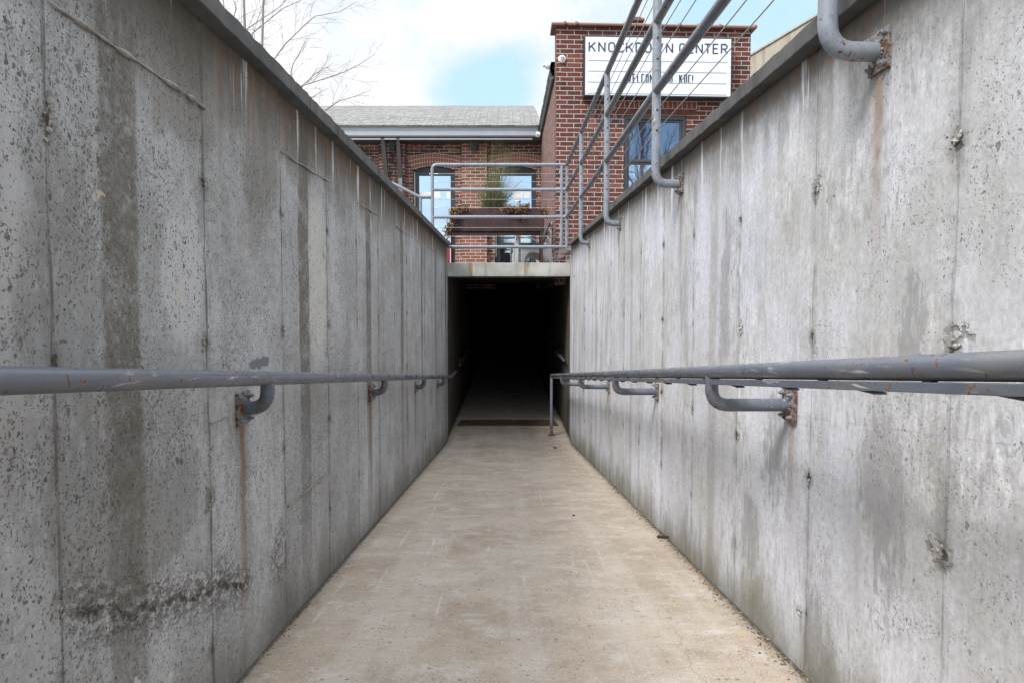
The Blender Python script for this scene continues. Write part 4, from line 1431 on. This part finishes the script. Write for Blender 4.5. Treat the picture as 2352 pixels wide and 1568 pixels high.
def glyph(ch, w):
    r = w / 2
    G_ = {
        'K': [[(0, 0), (0, 1)], [(w, 1), (.03, .40)], [(w * .36, .62), (w * 1.03, 0)]],
        'N': [[(0, 0), (0, 1)], [(0, .97), (w, .03)], [(w, 0), (w, 1)]],
        'O': [arc(r, 1 - r, r, r, 0, 180) + arc(r, r, r, r, 180, 360) + [(w, 1 - r)]],
        'C': [arc(r, 1 - r, r, r, 20, 180) + arc(r, r, r, r, 180, 340)],
        'D': [[(0, 0), (0, 1), (w * .45, 1)] + arc(w * .45, 1 - w * .5, w * .55, w * .5, 90, 0) + arc(w * .45, w * .5, w * .55, w * .5, 0, -90) + [(0, 0)]],
        'W': [[(0, 1), (w * .27, .02)], [(w * .27, .02), (w * .5, .85)], [(w * .5, .85), (w * .73, .02)], [(w * .73, .02), (w, 1)]],
        'E': [[(w, 1), (0, 1), (0, 0), (w, 0)], [(0, .52), (w * .85, .52)]],
        'T': [[(-.02, 1), (w + .02, 1)], [(r, 1), (r, 0)]],
        'R': [[(0, 0), (0, 1), (w * .5, 1)] + arc(w * .5, .74, w * .48, .26, 90, -90) + [(0, .48)], [(w * .48, .48), (w, 0)]],
        'L': [[(0, 1), (0, 0), (w, 0)]],
        'M': [[(0, 0), (0, 1)], [(0, .97), (w * .5, .35)], [(w * .5, .35), (w, .97)], [(w, 1), (w, 0)]],
        '!': [[(0, 1), (0, .28)], [(0, .10), (0, 0)]],
    }
    return G_[ch]


def stroke(mb, pts, wd, xf, th):
    """flat ribbon along a polyline with mitred joins"""
    P = [Vector((p[0], p[1])) for p in pts]
    k = len(P)
    L, R_ = [], []
    for i in range(k):
        d1 = (P[i] - P[i - 1]).normalized() if i else None
        d2 = (P[i + 1] - P[i]).normalized() if i < k - 1 else None
        d1, d2 = d1 or d2, d2 or d1
        n1 = Vector((-d1.y, d1.x))
        n2 = Vector((-d2.y, d2.x))
        nn = (n1 + n2)
        nn = nn.normalized() if nn.length > 1e-6 else n1
        s = wd / 2 / max(.45, nn.dot(n1))
        L.append(P[i] + nn * s)
        R_.append(P[i] - nn * s)
    vs = [xf(q.x, q.y, th) for q in L] + [xf(q.x, q.y, th) for q in R_] + [xf(q.x, q.y, .0) for q in L] + [xf(q.x, q.y, .0) for q in R_]
    fs = []
    for i in range(k - 1):
        fs += [(i, k + i, k + i + 1, i + 1), (i, i + 1, 2 * k + i + 1, 2 * k + i), (k + i + 1, k + i, 3 * k + i, 3 * k + i + 1)]
    fs += [(0, 2 * k, 3 * k, k), (k - 1, 2 * k - 1, 4 * k - 1, 3 * k - 1)]
    mb.add(vs, fs)


def textline(items, z0_, h, wd, mat, jit=0.0):
    mb = MB()
    for (ch, ua, ub) in items:
        w = (ub - ua) / h - wd
        dz = rr_.uniform(-jit, jit)
        xf = lambda gx, gy, t, ua=ua, dz=dz: FP(ua + (gx + wd / 2) * h, z0_ + dz + gy * (h - wd * h) + wd * h / 2, SO + .0008 + t)
        for st in glyph(ch, max(.001, w)):
            stroke(mb, st, wd, xf, .004)
    mb.build('lettering', mat, sg, o_)


def su(px_):   # zoomed sign coordinate -> metres along the front
    return pu0 + PW * (px_ - 135.0) / (2080.0 - 135.0)


L1 = [('K', 178, 275), ('N', 305, 403), ('O', 437, 530), ('C', 562, 655), ('K', 672, 772), ('D', 800, 893), ('O', 920, 1013), ('W', 1022, 1170), ('N', 1204, 1302),
      ('C', 1380, 1474), ('E', 1505, 1583), ('N', 1603, 1700), ('T', 1716, 1812), ('E', 1830, 1915), ('R', 1940, 2035)]
L2 = [('W', 672, 752), ('E', 764, 806), ('L', 824, 864), ('C', 880, 922), ('O', 938, 980), ('M', 994, 1058), ('E', 1076, 1118), ('T', 1190, 1238), ('O', 1256, 1299), ('K', 1386, 1432),
      ('D', 1450, 1492), ('C', 1506, 1548), ('!', 1560, 1576)]
for w_ in (L1[:9], L1[9:]):
    textline([(c_, su(a), su(b)) for c_, a, b in w_], pz1 - PH * .269, PH * .181, .135, M['letter'])
for w_ in (L2[:7], L2[7:9], L2[9:]):
    textline([(c_, su(a), su(b)) for c_, a, b in w_], pz1 - PH * .785, PH * .158, .125, M['letter2'])
mb = MB()
for (a, y0_, b, y1_) in ((298, .635, 322, .70), (1285, .83, 1289, .87), (1330, .83, 1334, .90), (1350, .82, 1362, .86), (845, .83, 858, .88), (1445, .88, 1449, .97), (1530, .84, 1536, .97), (820, .88, 824, .95), (1590, .65, 1604, .71)):
    fbox(mb, su(a), su(b), pz1 - PH * y1_, pz1 - PH * y0_, SO + .0004, SO + .0009)
mb.build('grime_mark', plain('sign_grime', (.55, .57, .62), .6, var=.1), sg, o_)

# ------------------------------------------------------------------ dome cameras
def domecam(loc, nrm, r, label):
    e = empty('security_camera', loc, label, 'camera', 'white dome cameras on the brick building')
    o_ = tuple(loc)
    p, a = Vector(loc), Vector(nrm).normalized()
    MB().tube([p, p + a * .02, p + a * .035], [r, r, r * .8], 24).build('housing', M['white'], e, o_)
    d = MB().sphere(p + a * .035, r * .62, 18, 10).build('dome', M['white'], e, o_)
    u = a.orthogonal().normalized() if abs(a.z) > .9 else Vector((0, 0, 1)).cross(a).normalized()
    for s in (-1, 1):
        q = p + a * (.035 + r * .56) + u * s * r * .27 + Vector((0, 0, .1 * r))
        MB().tube([q, q + a * .012], r * .16, 12).build('lens', M['hole'], d, o_)
    return e


pc = FP(fu(1290), fz(1290, 136.8), .0)
domecam(pc, (0, -1, 0), .058, 'white dome camera on the front of the brick building beside the sign')
pc2 = Vector((BX0 - .10, FY + .30, at(1266, 151, FY + .3).z))
domecam(pc2, (-1, -.3, -.35), .058, 'white dome camera sticking out round the left corner of the brick building')
pc3 = Vector((BX0 - .10, 13.8, at(1236, 309.7, 13.8).z))
domecam(pc3, (-.6, -1, -.2), .055, 'white dome camera under the eaves where the two brick buildings meet')
for q in (pc2, pc3):
    pass

# ------------------------------------------------------------------ rear brick building
RBY = RY2
rb = empty('rear_brick_building', (-1.5, RBY, G), 'low brick building with arched doors and a grey shingle roof behind the planter', 'building')
o_ = (-1.5, RBY, G)
def rz(py, Y=RBY):
    return at(1000, py, Y).z
def rxx(px, Y=RBY):
    return at(px, 400, Y).x
zw = rz(322)
XLFT = -9.0
doors = [(rxx(949), rxx(1045)), (rxx(1137), rxx(1232))]
zsp, zcr = rz(390), rz(382)
mb = MB()
D0, D1 = RBY, RBY + .35
xs = [XLFT, doors[0][0], doors[0][1], doors[1][0], doors[1][1], BX0 - .002]
for a, b in ((xs[0], xs[1]), (xs[2], xs[3]), (xs[4], xs[5])):
    mb.box(a, b, D0, D1, G - .3, zw)
for (a, b) in doors:
    nseg = 12
    pts = []
    for i in range(nseg + 1):
        t = i / nseg
        pts.append((a + (b - a) * t, zsp + (zcr - zsp) * (1 - (2 * t - 1) ** 2) * 1.0 ))
    for i in range(nseg):
        (xa, za), (xb, zb) = pts[i], pts[i + 1]
        mb.add([(xa, D0, za), (xb, D0, zb), (xb, D0, zw), (xa, D0, zw), (xa, D1, za), (xb, D1, zb), (xb, D1, zw), (xa, D1, zw)],
               [(0, 1, 2, 3), (0, 4, 5, 1), (4, 7, 6, 5)])
mb.build('wall', M['brickR'], rb, o_)
# brick piers
MB().box(rxx(1061), rxx(1119), RBY - .11, RBY - .001, G - .3, zw).build('pier', M['brickP'], rb, o_)
MB().box(rxx(873), rxx(933), RBY - .11, RBY - .001, G - .3, zw).build('pier', M['brickR'], rb, o_)
# rowlock arches, three rings
def arch_rings(xa, xb, name='arch'):
    mb = MB()
    w = xb - xa
    bed = MB()
    rings = 3
    h0 = .085
    for r in range(rings):
        nb = 17 + 2 * r
        ext = .012 + .03 * r
        for i in range(nb):
            t0, t1 = (i + .07) / nb, (i + .93) / nb
            def P(t, k):
                s = 2 * t - 1
                x = xa - ext + (w + 2 * ext) * t
                zb = zsp + (zcr - zsp) * (1 - s * s)
                tilt = s * .35
                hh = (r * h0 + .006 + (h0 - .01) * k)
                return (x + tilt * hh, zb + hh * (1 - .06 * s * s) + .004)
            q = [P(t0, 0), P(t1, 0), P(t1, 1), P(t0, 1)]
            d = RBY - .006 + rr_.uniform(-.003, .003)
            mb.add([(x, d, z) for x, z in q] + [(x, d + .03, z) for x, z in q], [(0, 1, 2, 3), (0, 4, 5, 1), (1, 5, 6, 2), (2, 6, 7, 3), (3, 7, 4, 0)])
    a_ = mb.build(name, M['archbrick'], rb, o_)
    n = 14
    vs = []
    for i in range(n + 1):
        t = i / n
        s = 2 * t - 1
        zb = zsp + (zcr - zsp) * (1 - s * s)
        hh = rings * h0 + .01
        vs += [(xa - .0 + w * t, RBY - .001, zb + .002), (xa - .07 + (w + .14) * t + s * .09, RBY - .001, zb + hh * (1 - .06 * s * s))]
    bed.add(vs, [(2 * i, 2 * i + 2, 2 * i + 3, 2 * i + 1) for i in range(n)])
    bed.build('mortar_bed', M['mortar'], a_, o_)
for (a, b) in doors:
    arch_rings(a, b)
arch_rings(rxx(735), rxx(838))
# doors: slate frame, big pane, lower panel
for k, (a, b) in enumerate(doors):
    y0 = RBY + .10
    zt1 = rz(404, y0)
    zt0 = rz(393.5, y0)
    lo0, lo1 = rz(570, y0), rz(558, y0)
    ga, gb = a + (b - a) * .125, b - (b - a) * .115
    mb = MB()
    mb.box(a, ga, y0, y0 + .08, G, zt0).box(gb, b, y0, y0 + .08, G, zt0)
    mb.box(ga, gb, y0, y0 + .08, zt1, zt0)
    mb.box(ga, gb, y0, y0 + .08, lo0, lo1).box(ga, gb, y0, y0 + .08, G, G + .12)
    dr = mb.build('door', M['frame'], rb, o_, .006)
    mb = MB()
    pts = [(a, zt0 + .002), (b, zt0 + .002)] + [(b - (b - a) * i / 10, zsp + (zcr - zsp) * (1 - (1 - 2 * i / 10) ** 2) - .002) for i in range(11)]
    mb.prism(pts, 'y', y0 - .02, y0 + .06).build('arched_head', M['frame'], dr, o_)
    MB().box(ga - .01, gb + .01, y0 + .03, y0 + .04, lo1 - .01, zt1 + .01).build('pane', M['glass'], dr, o_)
    MB().box(ga - .01, gb + .01, y0 + .03, y0 + .04, G + .1, lo0 + .01).build('lower_pane', M['glass'], dr, o_)
    MB().box(a + .012, a + .030, y0 - .02, y0 - .001, rz(590, y0), rz(396, y0)).build('edge_strip', M['white'], dr, o_)
    # plain white squares set just in front of the glass
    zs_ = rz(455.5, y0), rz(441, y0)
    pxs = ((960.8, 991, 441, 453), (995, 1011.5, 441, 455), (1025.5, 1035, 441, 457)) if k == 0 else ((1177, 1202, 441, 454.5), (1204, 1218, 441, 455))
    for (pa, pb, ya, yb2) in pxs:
        MB().box(max(ga, rxx(pa, y0)), min(gb, rxx(pb, y0)), y0 + .022, y0 + .029, rz(yb2, y0), rz(ya, y0)).build('white_square', M['white'], dr, o_, .006)
# eaves
ey = RBY - .5
mb = MB()
mb.box(XLFT, BX0 - .08, ey, ey + .06, rz(299, ey), rz(290.5, ey)).build('fascia', M['gutter'], rb, o_, .006)
mb = MB()
gy = ey + .02
za, zb = rz(313, gy), rz(300, gy)
mb.prism([(gy, za + .02), (gy + .015, za), (gy + .12, za), (gy + .12, zb), (gy - .015, zb), (gy - .008, zb - .04)], 'x', XLFT, BX0 - .09).build('gutter', M['gutter'], rb, o_)
MB().box(XLFT, BX0 - .2, gy + .075, gy + .12, rz(319, gy), rz(316, gy)).build('drip_edge', M['white'], rb, o_)
MB().box(XLFT, BX0 - .01, gy + .125, RBY - .001, rz(320.5, gy + .1) - .01, rz(320.5, gy + .1) + .05).build('soffit', M['soffit'], rb, o_)
MB().box(XLFT, BX0 - .01, RBY - .13, RBY - .002, zw - .06, rz(320.5, gy + .1) - .011).build('frieze', M['soffit'], rb, o_, .003)
zr_ = rz(290.5, ey) + .01
mb = MB()
rys = [ey - .06, ey + 1.2, ey + 2.6, ey + 4.2]
zrd = at(1000, 243.5, ey + 4.2).z
vs, fs = [], []
nx = 44
for r, yv in enumerate(rys):
    for i in range(nx + 1):
        xv = XLFT + (BX0 - .02 - XLFT) * i / nx
        zv = zr_ + (zrd - zr_) * r / 3 + (.012 * mnoise.noise(Vector((xv * 1.5, yv, 0))) if r else .006 * mnoise.noise(Vector((xv * 5, 0, 0))))
        vs.append((xv, yv, zv))
for r in range(3):
    for i in range(nx):
        q = r * (nx + 1) + i
        fs.append((q, q + 1, q + nx + 2, q + nx + 1))
mb.add(vs, fs)
mb.add([(XLFT, ey + 4.2, zrd), (BX0, ey + 4.2, zrd), (BX0, ey + 8.5, zr_), (XLFT, ey + 8.5, zr_)], [(0, 1, 2, 3)])
ro = mb.build('roof', M['roof'], rb, o_)
so = ro.modifiers.new('thick', 'SOLIDIFY')
so.thickness = .03
# downspouts
for (pa, pb, sl_) in ((880, 891, .10), (913, 923, .03)):
    xa, xb = rxx(pa, RBY - .3), rxx(pb, RBY - .3)
    zk = rz(407, RBY - .3)
    w_ = xb - xa
    mb = MB()
    mb.add([(xa - sl_ * .3, RBY - .42, rz(324)), (xa - sl_ * .3 + w_ * .8, RBY - .42, rz(324)), (xb, RBY - .22, zk), (xa, RBY - .22, zk),
            (xa - sl_ * .3, RBY - .34, rz(324)), (xa - sl_ * .3 + w_ * .8, RBY - .34, rz(324)), (xb, RBY - .13, zk), (xa, RBY - .13, zk)],
           [(0, 3, 2, 1), (4, 5, 6, 7), (0, 4, 7, 3), (1, 2, 6, 5), (0, 1, 5, 4), (3, 7, 6, 2)])
    d = mb.build('downspout', M['spout'], rb, o_, .004)
    MB().box(xa + .004, xb - .004, RBY - .215, RBY - .135, G - .02, zk - .001).build('lower_pipe', M['spout2'], d, o_, .006)
# flood lamps under the soffit
for (px_, lab) in ((1089, 'dark square lamp under the eaves above the middle brick pier'), (903, 'dark square lamp under the eaves between the two downspouts')):
    x_ = rxx(px_, RBY - .2)
    zt3, zb3 = rz(327.5, RBY - .2), rz(347, RBY - .2)
    e = empty('wall_lamp', (x_, RBY - .11, zt3), lab, 'lamp', 'dark lamps under the eaves')
    q_ = (x_, RBY - .11, zt3)
    mb = MB()
    mb.hexa([(x_ - .055, RBY - .28, zb3), (x_ + .055, RBY - .28, zb3), (x_ + .075, RBY - .112, zb3 + .02), (x_ - .075, RBY - .112, zb3 + .02),
             (x_ - .085, RBY - .30, zt3), (x_ + .085, RBY - .30, zt3), (x_ + .085, RBY - .112, zt3), (x_ - .085, RBY - .112, zt3)]).build('housing', M['lamp'], e, q_, .008)
    MB().box(x_ - .045, x_ + .045, RBY - .305, RBY - .29, zb3 + .03, zt3 - .04).build('lens', M['hole'], e, q_)

# ------------------------------------------------------------------ beige building on the right
zt5 = 5.35
Ya = (zt5 - CZ) * F_PX / (689.6 - 126)
A5 = at(1724, 126, Ya)
Yb = Ya * (689.6 - 126) / (689.6 + 2)
B5 = at(1941, 0, Yb)
d5 = (B5 - A5)
d5.z = 0
d5.normalize()
n5 = Vector((-d5.y, d5.x, 0))
if n5.x < 0:
    n5 = -n5
P0, P1 = A5 - d5 * 6, A5 + d5 * 8
zt5 = A5.z
e5 = empty('beige_building', (A5.x, A5.y, G), 'beige rendered building rising behind the coping of the right wall', 'building')
o_ = tuple(e5.location)
mb = MB()
ft = [P0, P1, P1 + n5 * 5, P0 + n5 * 5]
mb.hexa([(q.x, q.y, G - .3) for q in ft] + [(q.x, q.y, zt5 - .03) for q in ft]).build('wall', M['beige'], e5, o_)
mb = MB()
fc = [P0 - n5 * .02, P1 - n5 * .02, P1 + n5 * 5, P0 + n5 * 5]
mb.hexa([(q.x, q.y, zt5 - .029) for q in fc] + [(q.x, q.y, zt5 + .005) for q in fc]).build('parapet_cap', M['beige'], e5, o_, .005)

# ------------------------------------------------------------------ bare trees
def grow(mb, p, d, ln, r, depth, rn, spread=.75, up=.10):
    seg = max(3, int(ln / .16))
    pts, q, dd = [p.copy()], p.copy(), d.normalized()
    kids = []
    for i in range(seg):
        dd = (dd + Vector((rn.gauss(0, .10), rn.gauss(0, .10), rn.gauss(0, .08) + up * .25))).normalized()
        q = q + dd * ln / seg
        pts.append(q.copy())
        if depth > 0 and i >= 0:
            for _ in range(2 if rn.random() < .55 else 1):
                kids.append((q.copy(), dd.copy(), i / seg))
    mb.tube(pts, r, 5 if r < .012 else 7, cap=False, r2=max(.0012, r * .25))
    for (kp, kd, f) in kids:
        if rn.random() < .58:
            ax = Vector((rn.gauss(0, 1), rn.gauss(0, 1), rn.gauss(0, 1))).cross(kd).normalized()
            nd = (kd + ax * spread * rn.uniform(.5, 1.3)).normalized()
            grow(mb, kp, nd, ln * (1 - f * .5) * rn.uniform(.28, .55), max(.0014, r * (1 - f * .6) * .48), depth - 1, rn, spread, up)


def tree(trunk, limbs, seed, label, Y, r=.035):
    rn = random.Random(seed)
    base = Vector((trunk[0].x, Y, G - .05))
    e = empty('bare_tree', tuple(base), label, 'tree', 'bare trees around the yard')
    o_ = tuple(base)
    mb = MB()
    top = trunk[-1]
    pts = [base] + trunk
    mb.tube(pts, [r] + [r * (1 - .6 * (i + 1) / len(trunk)) for i in range(len(trunk))], 9)
    for (kp) in [pts[-2].lerp(pts[-1], t) for t in (.1, .25, .4, .55, .7, .85)]:
        d = Vector((rn.gauss(0, 1), rn.gauss(0, 1), .8))
        grow(mb, kp, d, rn.uniform(.5, 1.1), .008, 1, rn)
    mb.build('trunk', M['bark'], e, o_)
    for lb in limbs:
        m2 = MB()
        k = len(lb)
        rr0 = .0115
        m2.tube(lb, [rr0 * (1 - .75 * i / (k - 1)) for i in range(k)], 7)
        for i in range(k - 1):
            for t in (.2, .5, .8):
                kp = lb[i].lerp(lb[i + 1], t)
                d = (lb[i + 1] - lb[i]).normalized()
                ax = Vector((rn.gauss(0, 1), rn.gauss(0, 1), rn.gauss(0, 1))).cross(d).normalized()
                f = (i + t) / (k - 1)
                grow(m2, kp, d + ax * .8, rn.uniform(.35, .75) * (1.1 - f * .5), .0042 * (1.2 - f), 2 if f < .6 else 1, rn)
        m2.build('branch', M['bark'], e, o_)
    return e


Y1 = 9.2
T1 = at(567, 200, Y1)
tree([at(566, 160, Y1), at(563, 90, Y1), at(560, 0, Y1), at(556, -140, Y1)],
     [[at(567, 240, Y1), at(548, 80, Y1 + .2), at(575, 62, Y1 + .3), at(640, 18, Y1 + .4), at(690, -30, Y1 + .5)],
      [at(566, 180, Y1), at(530, 60, Y1 - .2), at(543, 20, Y1 - .3), at(528, -20, Y1 - .3)],
      [at(566, 170, Y1), at(515, 20, Y1), at(505, -60, Y1)]], 4, 'slim bare tree with an upright stem, nearest the camera behind the left wall', Y1, .028)
Y2 = 10.4
tree([at(600, 190, Y2), at(602, 110, Y2), at(605, 0, Y2), at(610, -150, Y2)],
     [[at(600, 230, Y2), at(579, 78, Y2 + .1), at(600, 60, Y2 + .1), at(650, 20, Y2 + .2), at(690, 2, Y2 + .2), at(730, -20, Y2 + .2)],
      [at(600, 260, Y2), at(630, 136, Y2 + .2), at(655, 102, Y2 + .3), at(700, 58, Y2 + .3), at(723, 38, Y2 + .3), at(780, 28, Y2 + .3), at(819, 4, Y2 + .3)]], 9,
     'bare tree with two long leaning branches, behind the upper edge of the left wall', Y2, .027)
Y3 = 11.6
tree([at(640, 330, Y3), at(650, 260, Y3), at(655, 210, Y3)],
     [[at(645, 300, Y3), at(694, 198, Y3), at(740, 183, Y3), at(790, 166, Y3), at(830, 146, Y3), at(862, 124, Y3)],
      [at(645, 300, Y3), at(696, 196, Y3 + .2), at(722, 172, Y3 + .2), at(748, 155, Y3 + .2), at(765, 165, Y3 + .2)],
      [at(640, 320, Y3), at(745, 256, Y3 - .1), at(780, 232, Y3 - .1), at(815, 222, Y3 - .1), at(852, 208, Y3 - .1)],
      [at(648, 290, Y3), at(672, 150, Y3 - .2), at(690, 118, Y3 - .2), at(703, 90, Y3 - .2)]], 14,
     'bare tree whose thin branches reach right in front of the shingle roof', Y3, .04)
# the tree that the brick building's window mirrors, behind the photographer
rn = random.Random(31)
e = empty('bare_tree', (7.2, -7.0, G), 'tall bare tree mirrored in the window of the brick building', 'tree', 'bare trees around the yard')
m_ = MB()
m_.tube([(7.2, -7, G - .1), (7.15, -7, 3.2), (7.25, -6.9, 5.5), (7.2, -7, 9.0)], [.16, .12, .09, .03], 10)
m_.build('trunk', M['bark'], e, (7.2, -7, G))
for i in range(14):
    m2 = MB()
    zz = 2.6 + i * .42
    a_ = rn.uniform(0, 6.28)
    grow(m2, Vector((7.2, -7, zz)), Vector((math.cos(a_), math.sin(a_), 1.5)), rn.uniform(2.2, 3.6), .035, 2, rn, .7, .2)
    m2.build('branch', M['bark'], e, (7.2, -7, G))

# ------------------------------------------------------------------ light
SUN_EL, SUN_AZ = math.radians(48), math.radians(224)   # azimuth clockwise from +Y
sd = Vector((math.sin(SUN_AZ) * math.cos(SUN_EL), math.cos(SUN_AZ) * math.cos(SUN_EL), math.sin(SUN_EL)))
sun = bpy.data.lights.new('sun', 'SUN')
sun.energy = 1.75
sun.angle = math.radians(17)
sun.color = (1.0, .97, .93)
so_ = bpy.data.objects.new('sun', sun)
COL.objects.link(so_)
so_.rotation_euler = (-sd).to_track_quat('-Z', 'Y').to_euler()
so_.location = sd * 40

W = bpy.data.worlds.new("World")
S.world = W
W.use_nodes = True
t = W.node_tree
t.nodes.clear()
class WN(NT):
    def __init__(self, tree):
        self.t = tree
        self._co = None
n = WN(t)
out = n.n('ShaderNodeOutputWorld')
sky = n.n('ShaderNodeTexSky', sky_type='NISHITA')
sky.sun_disc = False
sky.sun_elevation = SUN_EL
sky.sun_rotation = SUN_AZ
sky.air_density = 1.2
sky.dust_density = 2.0
bg1 = n.n('ShaderNodeBackground')
n.put(bg1.inputs[0], (0, 0, 0, 1))
bg1.inputs[1].default_value = .13
bg2 = n.n('ShaderNodeBackground')
g = n.n('ShaderNodeTexCoord').outputs['Generated']
x, y, z = n.xyz(g)
# clouds spread on a flat layer overhead
zz = n.m('MAXIMUM', z, .06)
n.put(bg1.inputs[0], n.mix(n.ramp(y, -.2, .3, .30, .85), sky.outputs[0], (2.2, 3.2, 3.6)))
pl_ = n.vec(n.m('DIVIDE', x, n.m('ADD', zz, .18)), n.m('DIVIDE', y, n.m('ADD', zz, .18)), 0.0)
cl = n.noise(n.vm('ADD', pl_, (1.3, .4, 0)), .9, 8, .58)
cl2 = n.noise(n.vm('ADD', pl_, (7.3, 2.4, 0)), 3.2, 6, .6)
cov = n.m('ADD', n.m('MULTIPLY', cl, .8), n.m('MULTIPLY', cl2, .2))
def lobe(dx, dy, dz, k, s):
    v = Vector((dx, dy, dz)).normalized()
    d = n.n('ShaderNodeVectorMath', operation='DOT_PRODUCT')
    n.put(d.inputs[0], g)
    n.put(d.inputs[1], tuple(v))
    return n.m('MULTIPLY', n.m('EXPONENT', n.m('MULTIPLY', n.m('SUBTRACT', d.outputs['Value'], 1.0), k)), s)
v1 = at(1140, 205, 1.0) - Vector((0, 0, CZ))
v2 = at(1800, 40, 1.0) - Vector((0, 0, CZ))
v4 = at(1215, 140, 1.0) - Vector((0, 0, CZ))
v3 = at(1040, 236, 1.0) - Vector((0, 0, CZ))
cov = n.m('ADD', cov, n.ramp(y, -.5, .45, -.10, .20))
for v_, k_, s_ in ((v1, 760.0, .40), (v3, 900.0, .28), (v4, 1100.0, .0), (v2, 45.0, .30), (Vector((.05, -1, .24)), 60.0, .10)):
    cov = n.m('SUBTRACT', cov, lobe(v_.x, v_.y, v_.z, k_, s_))
cov = n.m('ADD', cov, n.m('MULTIPLY', n.m('SUBTRACT', n.noise(g, 7.0, 7, .62), .5), .75))
mask = n.ramp(cov, .34, .68)
shade = n.noise(n.vm('ADD', pl_, (2.0, 5.0, 0)), 1.7, 6, .55)
ccol = n.mix(n.ramp(shade, .35, .65), (.83, .87, .94), (1.0, 1.0, 1.0))
n.put(bg2.inputs[0], ccol)
n.put(bg2.inputs[1], n.ramp(z, .42, .75, .52, 1.42))
mx = n.n('ShaderNodeMixShader')
n.put(mx.inputs[0], mask)
t.links.new(bg1.outputs[0], mx.inputs[1])
t.links.new(bg2.outputs[0], mx.inputs[2])
t.links.new(mx.outputs[0], out.inputs[0])

vs_ = S.view_settings
S.display_settings.display_device = 'sRGB'
vs_.view_transform = 'Standard'
vs_.look = 'None'
vs_.exposure = 1.1
vs_.gamma = 1.0
vs_.use_curve_mapping = False
S.cycles.max_bounces = 8
S.cycles.diffuse_bounces = 4
S.cycles.use_adaptive_sampling = True
S.cycles.adaptive_threshold = .02
S.cycles.use_denoising = True
